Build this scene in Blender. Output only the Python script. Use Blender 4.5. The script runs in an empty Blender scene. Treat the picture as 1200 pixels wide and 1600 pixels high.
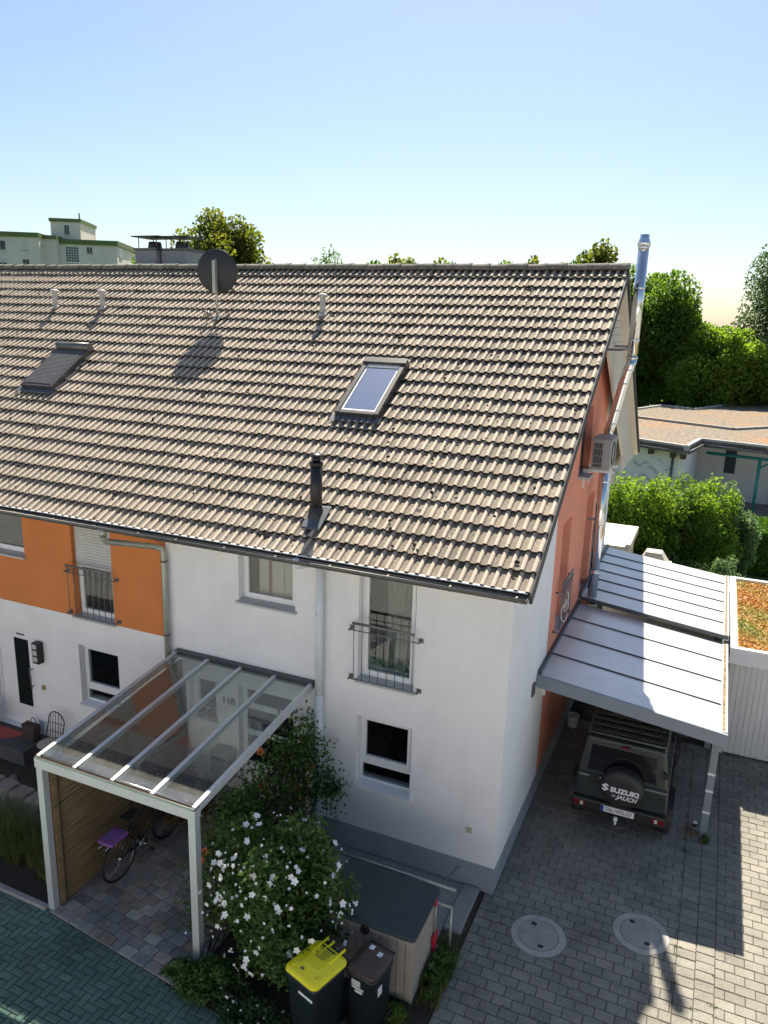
import bpy, math, random
import numpy as np
from mathutils import Vector, Matrix

random.seed(7)
rng = np.random.default_rng(11)
scene = bpy.context.scene
C = scene.collection
R = math.radians

# ------------------------------------------------------------------ camera, sky, sun, exposure
YAW, PITCH, ROLL = R(-23.3937), R(-14.108), R(1.7077)
fwd = Vector((math.sin(YAW) * math.cos(PITCH), math.cos(YAW) * math.cos(PITCH), math.sin(PITCH)))
r0 = Vector((math.cos(YAW), -math.sin(YAW), 0))
u0 = r0.cross(fwd)
rt = r0 * math.cos(ROLL) + u0 * math.sin(ROLL)
up = -r0 * math.sin(ROLL) + u0 * math.cos(ROLL)
cd = bpy.data.cameras.new('camera')
cam = bpy.data.objects.new('camera', cd)
C.objects.link(cam)
M = Matrix((rt, up, -fwd)).transposed().to_4x4()
M.translation = Vector((2.1706, -9.4692, 8.1799))
cam.matrix_world = M
cd.sensor_fit = 'HORIZONTAL'
cd.sensor_width = 36
cd.lens = 36 * 1191.05 / 1200
cd.clip_start = .05
cd.clip_end = 3000
scene.camera = cam
CAM = M.translation.copy()

SUN = Vector((-.213, .695, 1)).normalized()
SUN_EL = math.asin(SUN.z)
SUN_AZ = math.atan2(SUN.x, SUN.y)
w = bpy.data.worlds.new('World')
scene.world = w
w.use_nodes = True
nt = w.node_tree
sky = nt.nodes.new('ShaderNodeTexSky')
sky.sky_type = 'NISHITA'
sky.sun_disc = False
sky.sun_elevation = SUN_EL
sky.sun_rotation = SUN_AZ
sky.altitude = 100
sky.air_density = 1.0
sky.dust_density = 1.0
sky.ozone_density = 2.0
bg = nt.nodes['Background']
bg.inputs['Strength'].default_value = .063
nt.links.new(sky.outputs[0], bg.inputs[0])
sl = bpy.data.lights.new('sun', 'SUN')
sl.energy = 5.0
sl.angle = R(.53)
sl.color = (1, .91, .77)
sun = bpy.data.objects.new('sun', sl)
C.objects.link(sun)
sun.rotation_euler = (-SUN).to_track_quat('-Z', 'Y').to_euler()
sun.location = SUN * 60
vs = scene.view_settings
vs.view_transform = 'Standard'
vs.look = 'None'
vs.gamma = 1
vs.use_curve_mapping = False
vs.exposure = 1.2


# ------------------------------------------------------------------ materials
def new_mat(name):
    m = bpy.data.materials.new(name)
    m.use_nodes = True
    n = m.node_tree.nodes
    return m, n, m.node_tree.links, n['Principled BSDF']


def mat(name, col, rough=.7, var=.12, scale=6., bump=0., bscale=80., metal=0., col2=None, spec=.5, stain=0., stain_col=(.1, .1, .08), stain_scale=1.3, objrand=0., stretch=None, streak=0.):
    m, n, l, b = new_mat(name)
    b.inputs['Roughness'].default_value = rough
    b.inputs['Metallic'].default_value = metal
    b.inputs['Specular IOR Level'].default_value = spec
    geo = n.new('ShaderNodeNewGeometry')
    no = n.new('ShaderNodeTexNoise')
    no.inputs['Scale'].default_value = scale
    no.inputs['Detail'].default_value = 6
    no.inputs['Roughness'].default_value = .65
    if stretch:
        mp = n.new('ShaderNodeMapping')
        mp.inputs['Scale'].default_value = stretch
        l.new(geo.outputs['Position'], mp.inputs[0])
        l.new(mp.outputs[0], no.inputs['Vector'])
    else:
        l.new(geo.outputs['Position'], no.inputs['Vector'])
    mx = n.new('ShaderNodeMix')
    mx.data_type = 'RGBA'
    c2 = col2 or tuple(c * (1 - var * 1.6) for c in col)
    c1 = tuple(min(1, c * (1 + var * .5)) for c in col)
    mx.inputs[6].default_value = (*c1, 1)
    mx.inputs[7].default_value = (*c2, 1)
    mr = n.new('ShaderNodeMapRange')
    mr.inputs[1].default_value = .3
    mr.inputs[2].default_value = .72
    l.new(no.outputs[0], mr.inputs[0])
    l.new(mr.outputs[0], mx.inputs[0])
    out = mx.outputs[2]
    if stain:
        n2 = n.new('ShaderNodeTexNoise')
        n2.inputs['Scale'].default_value = stain_scale
        n2.inputs['Detail'].default_value = 8
        n2.inputs['Roughness'].default_value = .7
        l.new(geo.outputs['Position'], n2.inputs['Vector'])
        r2 = n.new('ShaderNodeMapRange')
        r2.inputs[1].default_value = .5
        r2.inputs[2].default_value = .75
        r2.inputs[4].default_value = stain
        l.new(n2.outputs[0], r2.inputs[0])
        m2 = n.new('ShaderNodeMix')
        m2.data_type = 'RGBA'
        m2.inputs[7].default_value = (*stain_col, 1)
        l.new(r2.outputs[0], m2.inputs[0])
        l.new(out, m2.inputs[6])
        out = m2.outputs[2]
    if streak:
        ms_ = n.new('ShaderNodeMapping')
        ms_.inputs['Scale'].default_value = (5, 5, .45)
        l.new(geo.outputs['Position'], ms_.inputs[0])
        n4 = n.new('ShaderNodeTexNoise')
        n4.inputs['Scale'].default_value = 1.
        n4.inputs['Detail'].default_value = 7
        n4.inputs['Roughness'].default_value = .7
        l.new(ms_.outputs[0], n4.inputs['Vector'])
        r4 = n.new('ShaderNodeMapRange')
        r4.inputs[1].default_value = .48
        r4.inputs[2].default_value = .8
        r4.inputs[4].default_value = streak
        l.new(n4.outputs[0], r4.inputs[0])
        m4 = n.new('ShaderNodeMix')
        m4.data_type = 'RGBA'
        m4.inputs[7].default_value = (*stain_col, 1)
        l.new(r4.outputs[0], m4.inputs[0])
        l.new(out, m4.inputs[6])
        out = m4.outputs[2]
    if objrand:
        oi = n.new('ShaderNodeObjectInfo')
        hs = n.new('ShaderNodeHueSaturation')
        r3 = n.new('ShaderNodeMapRange')
        r3.inputs[3].default_value = 1 - objrand
        r3.inputs[4].default_value = 1 + objrand
        l.new(oi.outputs['Random'], r3.inputs[0])
        l.new(r3.outputs[0], hs.inputs['Value'])
        l.new(out, hs.inputs['Color'])
        out = hs.outputs[0]
    l.new(out, b.inputs['Base Color'])
    if bump:
        nb = n.new('ShaderNodeTexNoise')
        nb.inputs['Scale'].default_value = bscale
        nb.inputs['Detail'].default_value = 4
        l.new(geo.outputs['Position'], nb.inputs['Vector'])
        bp = n.new('ShaderNodeBump')
        bp.inputs['Strength'].default_value = bump
        bp.inputs['Distance'].default_value = .01
        l.new(nb.outputs[0], bp.inputs['Height'])
        l.new(bp.outputs[0], b.inputs['Normal'])
    return m


def cell_mat(name, cols, cell, rough=.85, fine=.25, fscale=40, moss=0., spots=0., roll=None, org=(0, 0, 0), rot=None):
    """colour picked for each piece from its place (the same on single and joined pieces)"""
    m, n, l, b = new_mat(name)
    b.inputs['Roughness'].default_value = rough
    b.inputs['Specular IOR Level'].default_value = .3
    geo = n.new('ShaderNodeNewGeometry')
    mp = n.new('ShaderNodeMapping')
    mp.vector_type = 'POINT'
    l.new(geo.outputs['Position'], mp.inputs[0])
    at = n.new('ShaderNodeAttribute')
    at.attribute_name = 'rnd'
    oi = n.new('ShaderNodeObjectInfo')
    ad = n.new('ShaderNodeMath')
    ad.operation = 'ADD'
    l.new(at.outputs['Fac'], ad.inputs[0])
    l.new(oi.outputs['Random'], ad.inputs[1])
    fr = n.new('ShaderNodeMath')
    fr.operation = 'FRACT'
    l.new(ad.outputs[0], fr.inputs[0])
    cr = n.new('ShaderNodeValToRGB')
    cr.color_ramp.interpolation = 'LINEAR'
    e = cr.color_ramp.elements
    while len(e) < len(cols):
        e.new(.5)
    for i, c in enumerate(cols):
        e[i].position = i / (len(cols) - 1)
        e[i].color = (*c, 1)
    l.new(fr.outputs[0], cr.inputs[0])
    out = cr.outputs[0]
    no = n.new('ShaderNodeTexNoise')
    no.inputs['Scale'].default_value = fscale
    no.inputs['Detail'].default_value = 5
    no.inputs['Roughness'].default_value = .7
    l.new(geo.outputs['Position'], no.inputs['Vector'])
    mr = n.new('ShaderNodeMapRange')
    mr.inputs[1].default_value = .25
    mr.inputs[2].default_value = .75
    mr.inputs[3].default_value = 1 - fine
    mr.inputs[4].default_value = 1 + fine
    l.new(no.outputs[0], mr.inputs[0])
    hs = n.new('ShaderNodeHueSaturation')
    l.new(mr.outputs[0], hs.inputs['Value'])
    l.new(out, hs.inputs['Color'])
    out = hs.outputs[0]
    nw = n.new('ShaderNodeTexNoise')
    nw.inputs['Scale'].default_value = 1.1
    nw.inputs['Detail'].default_value = 7
    nw.inputs['Roughness'].default_value = .7
    l.new(geo.outputs['Position'], nw.inputs['Vector'])
    mrw = n.new('ShaderNodeMapRange')
    mrw.inputs[1].default_value = .35
    mrw.inputs[2].default_value = .7
    mrw.inputs[3].default_value = 1.18
    mrw.inputs[4].default_value = .68
    l.new(nw.outputs[0], mrw.inputs[0])
    hw = n.new('ShaderNodeHueSaturation')
    l.new(mrw.outputs[0], hw.inputs['Value'])
    l.new(out, hw.inputs['Color'])
    out = hw.outputs[0]
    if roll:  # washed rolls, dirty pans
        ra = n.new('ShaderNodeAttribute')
        ra.attribute_name = 'wash_shade'
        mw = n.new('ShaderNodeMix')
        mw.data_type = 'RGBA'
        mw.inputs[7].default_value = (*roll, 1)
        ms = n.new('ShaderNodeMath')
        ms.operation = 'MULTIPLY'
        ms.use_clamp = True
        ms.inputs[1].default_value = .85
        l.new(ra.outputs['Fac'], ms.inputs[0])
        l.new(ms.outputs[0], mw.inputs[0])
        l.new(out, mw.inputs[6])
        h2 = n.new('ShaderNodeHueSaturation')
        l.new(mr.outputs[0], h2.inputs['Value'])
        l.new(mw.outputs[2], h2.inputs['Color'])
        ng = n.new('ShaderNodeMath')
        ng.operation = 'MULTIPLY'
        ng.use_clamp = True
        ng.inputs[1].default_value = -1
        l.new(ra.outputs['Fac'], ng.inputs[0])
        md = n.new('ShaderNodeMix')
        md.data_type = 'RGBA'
        md.inputs[7].default_value = (.022, .019, .017, 1)  # near-black standing in for shade along the butt edges
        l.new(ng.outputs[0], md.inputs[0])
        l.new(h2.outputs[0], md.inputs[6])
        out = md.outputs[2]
    if spots:  # lichen and dark moss spots
        for sc, th, col in ((6.5, .69, (.02, .017, .014)), (16., .69, (.42, .39, .31))):
            v = n.new('ShaderNodeTexNoise')
            v.inputs['Scale'].default_value = sc
            v.inputs['Detail'].default_value = 3
            l.new(geo.outputs['Position'], v.inputs['Vector'])
            vr = n.new('ShaderNodeMapRange')
            vr.inputs[1].default_value = th - .02
            vr.inputs[2].default_value = th + .01
            vr.inputs[4].default_value = spots
            l.new(v.outputs[0], vr.inputs[0])
            mm = n.new('ShaderNodeMix')
            mm.data_type = 'RGBA'
            mm.inputs[7].default_value = (*col, 1)
            l.new(vr.outputs[0], mm.inputs[0])
            l.new(out, mm.inputs[6])
            out = mm.outputs[2]
    l.new(out, b.inputs['Base Color'])
    bp = n.new('ShaderNodeBump')
    bp.inputs['Strength'].default_value = .35
    bp.inputs['Distance'].default_value = .006
    l.new(no.outputs[0], bp.inputs['Height'])
    l.new(bp.outputs[0], b.inputs['Normal'])
    return m


def leaf_mat(name, a, b_, c, trans=.35, rough=.5, val=1.5):
    m, n, l, b = new_mat(name)
    at = n.new('ShaderNodeAttribute')
    at.attribute_name = 'rnd'
    cr = n.new('ShaderNodeValToRGB')
    e = cr.color_ramp.elements
    e.new(.5)
    for i, col in enumerate((a, b_, c)):
        e[i].position = (0, .5, 1)[i]
        e[i].color = (*col, 1)
    l.new(at.outputs['Fac'], cr.inputs[0])
    l.new(cr.outputs[0], b.inputs['Base Color'])
    b.inputs['Roughness'].default_value = rough
    b.inputs['Specular IOR Level'].default_value = .35
    tr = n.new('ShaderNodeBsdfTranslucent')
    hs = n.new('ShaderNodeHueSaturation')
    hs.inputs['Value'].default_value = val
    hs.inputs['Saturation'].default_value = 1.1
    l.new(cr.outputs[0], hs.inputs['Color'])
    l.new(hs.outputs[0], tr.inputs['Color'])
    mx = n.new('ShaderNodeMixShader')
    mx.inputs[0].default_value = trans
    l.new(b.outputs[0], mx.inputs[1])
    l.new(tr.outputs[0], mx.inputs[2])
    l.new(mx.outputs[0], n['Material Output'].inputs[0])
    return m


def glass_mat(name, tint=(.8, .85, .84), refl=.06, dirt=0.):
    m, n, l, b = new_mat(name)
    n.remove(b)
    tr = n.new('ShaderNodeBsdfTransparent')
    tr.inputs[0].default_value = (*tint, 1)
    gl = n.new('ShaderNodeBsdfGlossy')
    gl.inputs['Roughness'].default_value = .015
    gl.inputs['Color'].default_value = (.95, .97, 1, 1)
    fr = n.new('ShaderNodeLayerWeight')
    fr.inputs[0].default_value = .5
    pw = n.new('ShaderNodeMath')
    pw.operation = 'POWER'
    pw.inputs[1].default_value = 4.5
    l.new(fr.outputs['Facing'], pw.inputs[0])
    ad = n.new('ShaderNodeMapRange')
    ad.inputs[3].default_value = refl
    ad.inputs[4].default_value = 1.
    l.new(pw.outputs[0], ad.inputs[0])
    mx = n.new('ShaderNodeMixShader')
    l.new(ad.outputs[0], mx.inputs[0])
    l.new(tr.outputs[0], mx.inputs[1])
    l.new(gl.outputs[0], mx.inputs[2])
    out = mx.outputs[0]
    if dirt:
        df = n.new('ShaderNodeBsdfDiffuse')
        df.inputs[0].default_value = (.45, .45, .42, 1)
        geo = n.new('ShaderNodeNewGeometry')
        no = n.new('ShaderNodeTexNoise')
        no.inputs['Scale'].default_value = 3
        no.inputs['Detail'].default_value = 8
        l.new(geo.outputs['Position'], no.inputs['Vector'])
        mr = n.new('ShaderNodeMapRange')
        mr.inputs[1].default_value = .3
        mr.inputs[2].default_value = .8
        mr.inputs[3].default_value = dirt * .4
        mr.inputs[4].default_value = dirt * 1.6
        l.new(no.outputs[0], mr.inputs[0])
        m2 = n.new('ShaderNodeMixShader')
        l.new(mr.outputs[0], m2.inputs[0])
        l.new(out, m2.inputs[1])
        l.new(df.outputs[0], m2.inputs[2])
        out = m2.outputs[0]
    l.new(out, n['Material Output'].inputs[0])
    return m


WHITE = mat('white_render', (.83, .83, .825), .9, .05, 1.4, .25, 160, stain=.16, stain_col=(.46, .46, .44), stain_scale=.8, streak=.10)
ORANGE = mat('orange_render', (.66, .225, .065), .9, .06, 1.6, .25, 160, stain=.2, stain_col=(.42, .15, .06), stain_scale=.9, streak=.2)
TERRA = mat('terracotta_render', (.76, .29, .185), .9, .06, 1.6, .25, 160, stain=.15, stain_col=(.4, .15, .1), stain_scale=.9)
PLINTH = mat('plinth_paint', (.30, .33, .37), .85, .08, 2, .2, 120, stain=.25, stain_col=(.2, .21, .2))
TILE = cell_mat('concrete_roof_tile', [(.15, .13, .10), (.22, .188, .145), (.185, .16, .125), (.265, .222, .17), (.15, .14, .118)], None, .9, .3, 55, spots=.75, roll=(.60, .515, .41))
RIDGE = mat('ridge_tile_concrete', (.22, .20, .165), .95, .3, 9, .5, 60, stain=.6, stain_col=(.09, .085, .07), stain_scale=7, objrand=.12)
DECK = mat('roof_deck', (.035, .032, .03), .9)
ZINC = mat('weathered_zinc', (.16, .155, .145), .45, .15, 5, metal=.6)
ZINC_L = mat('galvanised_pipe', (.42, .44, .38), .42, .12, 5, metal=.55)
PIPE_W = mat('painted_downpipe', (.68, .73, .77), .5, .05, 3)
STEEL = mat('stainless_steel', (.72, .73, .73), .13, .06, 3, metal=1.)
RAIL = mat('railing_steel', (.22, .23, .23), .4, .1, 8, metal=.7)
PVC = mat('white_pvc', (.80, .81, .81), .35, .03, 3)
SILL = mat('aluminium_sill', (.48, .50, .53), .4, .08, 4, metal=.3)
SHUT = mat('roller_shutter', (.60, .60, .56), .5, .05, 3)
GLASS = glass_mat('window_glass', (.80, .84, .83), .08)
PORCHG = glass_mat('canopy_glass', (.84, .88, .87), .08, dirt=.085)
ROOFG = glass_mat('roof_window_glass', (.35, .4, .45), .68)
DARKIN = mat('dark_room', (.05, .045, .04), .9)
BLACKG = mat('black_glass', (.012, .016, .016), .12)
CURT = mat('net_curtain', (.42, .42, .38), .9, .2, 3)
CURT2 = mat('panel_curtain', (.85, .72, .66), .9, .06, 3)
CURT3 = mat('panel_curtain_edge', (.30, .13, .10), .9, .06, 3)
ALU = mat('canopy_aluminium', (.62, .64, .65), .38, .05, 4, metal=.35)
ALU_D = mat('dark_wall_profile', (.075, .085, .09), .4, .1, 4, metal=.3)
CPZ = mat('carport_sheet_zinc', (.66, .67, .67), .32, .08, 1.2, metal=.35, stain=.55, stain_col=(.40, .41, .41), stain_scale=1.6)
CPF = mat('carport_fascia', (.23, .265, .305), .5, .06, 3, metal=.2)
SEAM = mat('dark_seam', (.05, .05, .05), .6)
PAVE = cell_mat('driveway_paver_concrete', [(.222, .212, .178), (.25, .236, .198), (.20, .192, .164), (.265, .248, .208), (.232, .222, .188)], None, .9, .22, 30)
PAVE_P = cell_mat('porch_paver_concrete', [(.30, .30, .29), (.22, .23, .24), (.30, .24, .19), (.38, .36, .33), (.19, .18, .17), (.33, .30, .28)], None, .85, .3, 22)
PAVE_R = cell_mat('road_paver_concrete', [(.10, .168, .132), (.114, .186, .148), (.088, .152, .12), (.122, .196, .156)], None, .85, .25, 30)
JOINT = mat('joint_sand', (.06, .055, .045), .95, .2, 20)
JOINT_R = mat('road_joint', (.03, .042, .038), .95, .2, 20)
SOIL = mat('soil', (.055, .042, .03), .95, .3, 9, .6, 30)
LAWN = mat('grass_ground', (.07, .11, .03), .95, .3, 2, .6, 30)
CONC = mat('concrete', (.32, .31, .29), .9, .15, 5, .3, 60, stain=.3, stain_col=(.2, .19, .17), stain_scale=3)
CONC_D = mat('dark_slab', (.075, .08, .08), .85, .15, 6, .2, 60)
MANH = mat('manhole_concrete', (.42, .405, .37), .85, .15, 6, .3, 60, stain=.3, stain_col=(.22, .2, .19), stain_scale=4)
IRON = mat('manhole_iron', (.36, .345, .32), .6, .15, 7, .25, 70, metal=.2)
BLACK = mat('black_plastic', (.016, .017, .018), .5, .1, 6)
BINB = mat('bin_body_plastic', (.013, .022, .032), .45, .1, 6)
BINY = mat('yellow_lid_plastic', (.88, .77, .015), .4, .04, 6)
BINBR = mat('brown_lid_plastic', (.065, .042, .033), .45, .08, 6)
STICK = mat('sticker_white', (.75, .76, .76), .5, .05, 10)
INK = mat('ink', (.02, .02, .02), .6)
WOODB = mat('shed_board_plastic', (.36, .32, .275), .7, .1, 7)
LIDD = mat('shed_lid_plastic', (.028, .045, .05), .55, .1, 6)
BAMB = mat('reed_screen', (.25, .17, .085), .85, .35, 1., col2=(.055, .036, .02), stretch=(8, 2.2, 95))
WOODP = mat('wood_panel', (.24, .12, .055), .75, .25, 6, col2=(.14, .07, .035))
CARP = mat('car_paint_grey_green', (.032, .042, .041), .25, .05, 3, spec=.6)
CARB = mat('car_black_plastic', (.018, .019, .019), .5)
TYRE = mat('rubber', (.014, .014, .014), .8)
RIMM = mat('rim_metal', (.25, .25, .26), .35, metal=.8)
CARG = mat('car_glass', (.008, .010, .010), .06, spec=.8)
REDL = mat('tail_light', (.16, .006, .008), .25)
LENS = mat('clear_light', (.6, .6, .58), .25)
RACK = mat('rack_black', (.10, .10, .095), .35, metal=.4)
LETTER = mat('white_print', (.75, .76, .76), .5, .03)
BLUEP = mat('plate_blue', (.02, .05, .4), .4)
SIDING = mat('cream_siding', (.62, .57, .48), .6, .05, 3)
FLUE_B = mat('black_flue', (.012, .012, .013), .4)
LEAD = mat('lead_flashing', (.11, .12, .135), .5, .15, 8, metal=.3)
ACM = mat('ac_housing', (.36, .36, .345), .5, .04, 4)
GARD = mat('garage_door_paint', (.70, .71, .70), .5, .05, 2, stain=.2, stain_col=(.5, .5, .47))
GARW = mat('garage_wall', (.62, .63, .62), .8, .06, 2)
SEDUM = mat('sedum_base', (.36, .20, .06), .95, .4, 2.2, .8, 40, col2=(.13, .12, .03))
GRAVEL = mat('roof_gravel', (.235, .195, .145), .95, .5, 5, .9, 14, stain=1., stain_col=(.34, .14, .035), stain_scale=.34)
BARK = mat('bark', (.085, .062, .042), .95, .3, 14, .6, 40)
APT = mat('apartment_render', (.74, .66, .60), .9, .08, .5)
APTG = mat('apartment_green_band', (.13, .17, .06), .7, .1, .6)
DISH = mat('dish_grey', (.018, .022, .025), .5, .1, 5)
STONE = mat('garden_stone', (.16, .155, .15), .9, .3, 6, .6, 30, objrand=.25)
PALI = mat('palisade_concrete', (.27, .25, .21), .95, .25, 7, .5, 50, objrand=.1)
REDMAT = mat('doormat_red', (.42, .085, .075), .95, .15, 20)
LEATH = mat('brown_bag', (.05, .03, .024), .7)
MOSA = mat('mosaic_seat', (.55, .5, .4), .5, .35, 25, col2=(.2, .15, .1))
TEAL = mat('teal_steel', (.02, .25, .22), .5)
MURAL = mat('mural_paint', (.55, .62, .66), .9, .2, 3)
PINK = mat('pink_bag', (.27, .07, .24), .6, .35, 14, col2=(.16, .13, .4))
CHROME = mat('chrome', (.6, .6, .6), .2, metal=1.)
POTM = mat('terracotta_pot', (.22, .1, .075), .8, .2, 8)
CREAM = mat('cream_awning', (.55, .5, .42), .7, .05, 3)
REDP = mat('red_plastic', (.5, .02, .04), .5)

LF_GOLD = leaf_mat('leaf_gold_green', (.06, .085, .014), (.10, .125, .02), (.17, .155, .026), .55, val=2.0)
LF_MID = leaf_mat('leaf_mid_green', (.05, .10, .018), (.09, .155, .024), (.14, .20, .034), .55, val=2.0)
LF_LIGHT = leaf_mat('leaf_light_green', (.085, .15, .02), (.14, .215, .03), (.20, .27, .045), .55, val=2.0)
LF_DARK = leaf_mat('leaf_dark_green', (.018, .042, .014), (.032, .066, .02), (.052, .09, .026), .3)
LF_GREY = leaf_mat('leaf_grey_green', (.06, .11, .045), (.10, .155, .065), (.15, .20, .09), .55, val=2.0)
LF_HIB = leaf_mat('leaf_hibiscus', (.04, .085, .018), (.065, .12, .025), (.095, .155, .034), .3)
LF_GRASS = leaf_mat('grass_blade', (.05, .09, .025), (.09, .13, .035), (.17, .17, .07), .3)
LF_HEDGE = leaf_mat('leaf_hedge', (.05, .12, .012), (.08, .17, .016), (.11, .21, .022), .3)
LF_SEDUM = leaf_mat('sedum_leaf', (.46, .20, .05), (.42, .27, .07), (.20, .27, .06), .2)
LF_FEATH = leaf_mat('leaf_feather', (.03, .06, .022), (.055, .095, .032), (.09, .135, .045), .5, val=1.7)
PETAL = leaf_mat('white_petal', (.80, .80, .80), (.84, .84, .84), (.88, .88, .88), .2)
ROSE = leaf_mat('orange_petal', (.62, .16, .04), (.72, .22, .07), (.78, .30, .14), .2)


# ------------------------------------------------------------------ mesh helpers
class MB:
    def __init__(s):
        s.v, s.f, s.sm = [], [], []

    def add(s, vs_, fs, smooth=False):
        o = len(s.v)
        s.v += [tuple(p) for p in vs_]
        s.f += [tuple(i + o for i in f) for f in fs]
        s.sm += [smooth] * len(fs)
        return s

    def box(s, x0, x1, y0, y1, z0, z1, fn=None):
        p = [(x, y, z) for z in (z0, z1) for y in (y0, y1) for x in (x0, x1)]
        if fn:
            p = [fn(*q) for q in p]
        return s.add(p, [(0, 2, 3, 1), (4, 5, 7, 6), (0, 1, 5, 4), (1, 3, 7, 5), (3, 2, 6, 7), (2, 0, 4, 6)])

    def taper(s, z0, z1, b0, b1):
        """box between a rectangle (x0,x1,y0,y1) at z0 and another at z1"""
        p = [(x, y, z0) for y in b0[2:] for x in b0[:2]] + [(x, y, z1) for y in b1[2:] for x in b1[:2]]
        return s.add(p, [(0, 2, 3, 1), (4, 5, 7, 6), (0, 1, 5, 4), (1, 3, 7, 5), (3, 2, 6, 7), (2, 0, 4, 6)])

    def cyl(s, p0, p1, r0_, r1_=None, n=14, caps=True, smooth=True):
        r1_ = r0_ if r1_ is None else r1_
        p0, p1 = Vector(p0), Vector(p1)
        d = (p1 - p0).normalized()
        a = d.orthogonal().normalized()
        b = d.cross(a)
        vs_ = []
        for p, r in ((p0, r0_), (p1, r1_)):
            for i in range(n):
                t = 2 * math.pi * i / n
                vs_.append(p + (a * math.cos(t) + b * math.sin(t)) * r)
        o = len(s.v)
        s.v += [tuple(q) for q in vs_]
        for i in range(n):
            j = (i + 1) % n
            s.f.append((o + i, o + j, o + n + j, o + n + i))
            s.sm.append(smooth)
        if caps:
            s.f.append(tuple(o + i for i in reversed(range(n))))
            s.f.append(tuple(o + n + i for i in range(n)))
            s.sm += [False, False]
        return s

    def tube(s, pts, r, n=10, close=False):
        pts = [Vector(p) for p in pts]
        rs = r if isinstance(r, (list, tuple)) else [r] * len(pts)
        N = len(pts)
        o = len(s.v)
        prev = None
        for i, p in enumerate(pts):
            if close:
                d = pts[(i + 1) % N] - pts[i - 1]
            else:
                d = pts[min(i + 1, N - 1)] - pts[max(i - 1, 0)]
            d = d.normalized() if d.length > 1e-9 else Vector((0, 0, 1))
            a = d.orthogonal().normalized() if prev is None else (prev - d * prev.dot(d)).normalized()
            prev = a
            b = d.cross(a)
            for k in range(n):
                t = 2 * math.pi * k / n
                s.v.append(tuple(p + (a * math.cos(t) + b * math.sin(t)) * rs[i]))
        for i in range(N if close else N - 1):
            i2 = (i + 1) % N
            for k in range(n):
                k2 = (k + 1) % n
                s.f.append((o + i * n + k, o + i * n + k2, o + i2 * n + k2, o + i2 * n + k))
                s.sm.append(True)
        if not close:
            s.f.append(tuple(o + k for k in reversed(range(n))))
            s.f.append(tuple(o + (N - 1) * n + k for k in range(n)))
            s.sm += [False, False]
        return s

    def lathe(s, prof, c=(0, 0, 0), n=24, axis=None, smooth=True):
        """profile of (radius, height) turned round an axis through c"""
        c = Vector(c)
        ax = Vector(axis or (0, 0, 1)).normalized()
        a = ax.orthogonal().normalized()
        b = ax.cross(a)
        o = len(s.v)
        for r, h in prof:
            for i in range(n):
                t = 2 * math.pi * i / n
                s.v.append(tuple(c + ax * h + (a * math.cos(t) + b * math.sin(t)) * r))
        for q in range(len(prof) - 1):
            for i in range(n):
                j = (i + 1) % n
                s.f.append((o + q * n + i, o + q * n + j, o + (q + 1) * n + j, o + (q + 1) * n + i))
                s.sm.append(smooth)
        return s

    def prism(s, poly, ax, a0, a1):
        """poly in the plane across axis ax ('x': (y,z), 'y': (x,z), 'z': (x,y))"""
        def P(p, a):
            return {'x': (a, p[0], p[1]), 'y': (p[0], a, p[1]), 'z': (p[0], p[1], a)}[ax]
        n = len(poly)
        vs_ = [P(p, a0) for p in poly] + [P(p, a1) for p in poly]
        fs = [tuple(range(n)), tuple(reversed(range(n, 2 * n)))]
        fs += [(i, i + n, (i + 1) % n + n, (i + 1) % n) for i in range(n)]
        return s.add(vs_, fs)

    def xf(s, Mx):
        s.v = [tuple(Mx @ Vector(p)) for p in s.v]
        return s

    def build(s, name, m, parent=None, bevel=0, local=False, kind=None, fix=True, segs=2):
        me = bpy.data.meshes.new(name)
        off = Vector((0, 0, 0))
        if parent is not None and not local:
            off = world_loc(parent)
        me.from_pydata([tuple(Vector(p) - off) for p in s.v], [], s.f)
        me.polygons.foreach_set('use_smooth', s.sm)
        if fix:
            import bmesh
            bm = bmesh.new()
            bm.from_mesh(me)
            bmesh.ops.recalc_face_normals(bm, faces=bm.faces)
            bm.to_mesh(me)
            bm.free()
        me.materials.append(m)
        o = bpy.data.objects.new(name, me)
        C.objects.link(o)
        if parent is not None:
            o.parent = parent
        if bevel:
            bv = o.modifiers.new('bevel', 'BEVEL')
            bv.width = bevel
            bv.segments = segs
            bv.limit_method = 'ANGLE'
            bv.angle_limit = R(40)
            bv.harden_normals = False
        if kind:
            o['kind'] = kind
        return o


def world_loc(o):
    p = Vector((0, 0, 0))
    while o is not None:
        p += o.location
        o = o.parent
    return p


def tag(o, label, cat, group=None):
    o['label'] = label
    o['category'] = cat
    if group:
        o['group'] = group
    return o


def thing(name, label, cat, loc=(0, 0, 0), rz=0, group=None):
    o = bpy.data.objects.new(name, None)
    o.empty_display_size = .1
    C.objects.link(o)
    o.location = loc
    o.rotation_euler = (0, 0, rz)
    return tag(o, label, cat, group)


def struct(o):
    o['kind'] = 'structure'
    return o


def shared(name, me, parent, loc, rot=(0, 0, 0), scale=None):
    o = bpy.data.objects.new(name, me)
    C.objects.link(o)
    o.parent = parent
    o.location = Vector(loc) - world_loc(parent)
    o.rotation_euler = rot
    if scale:
        o.scale = scale
    return o


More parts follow.
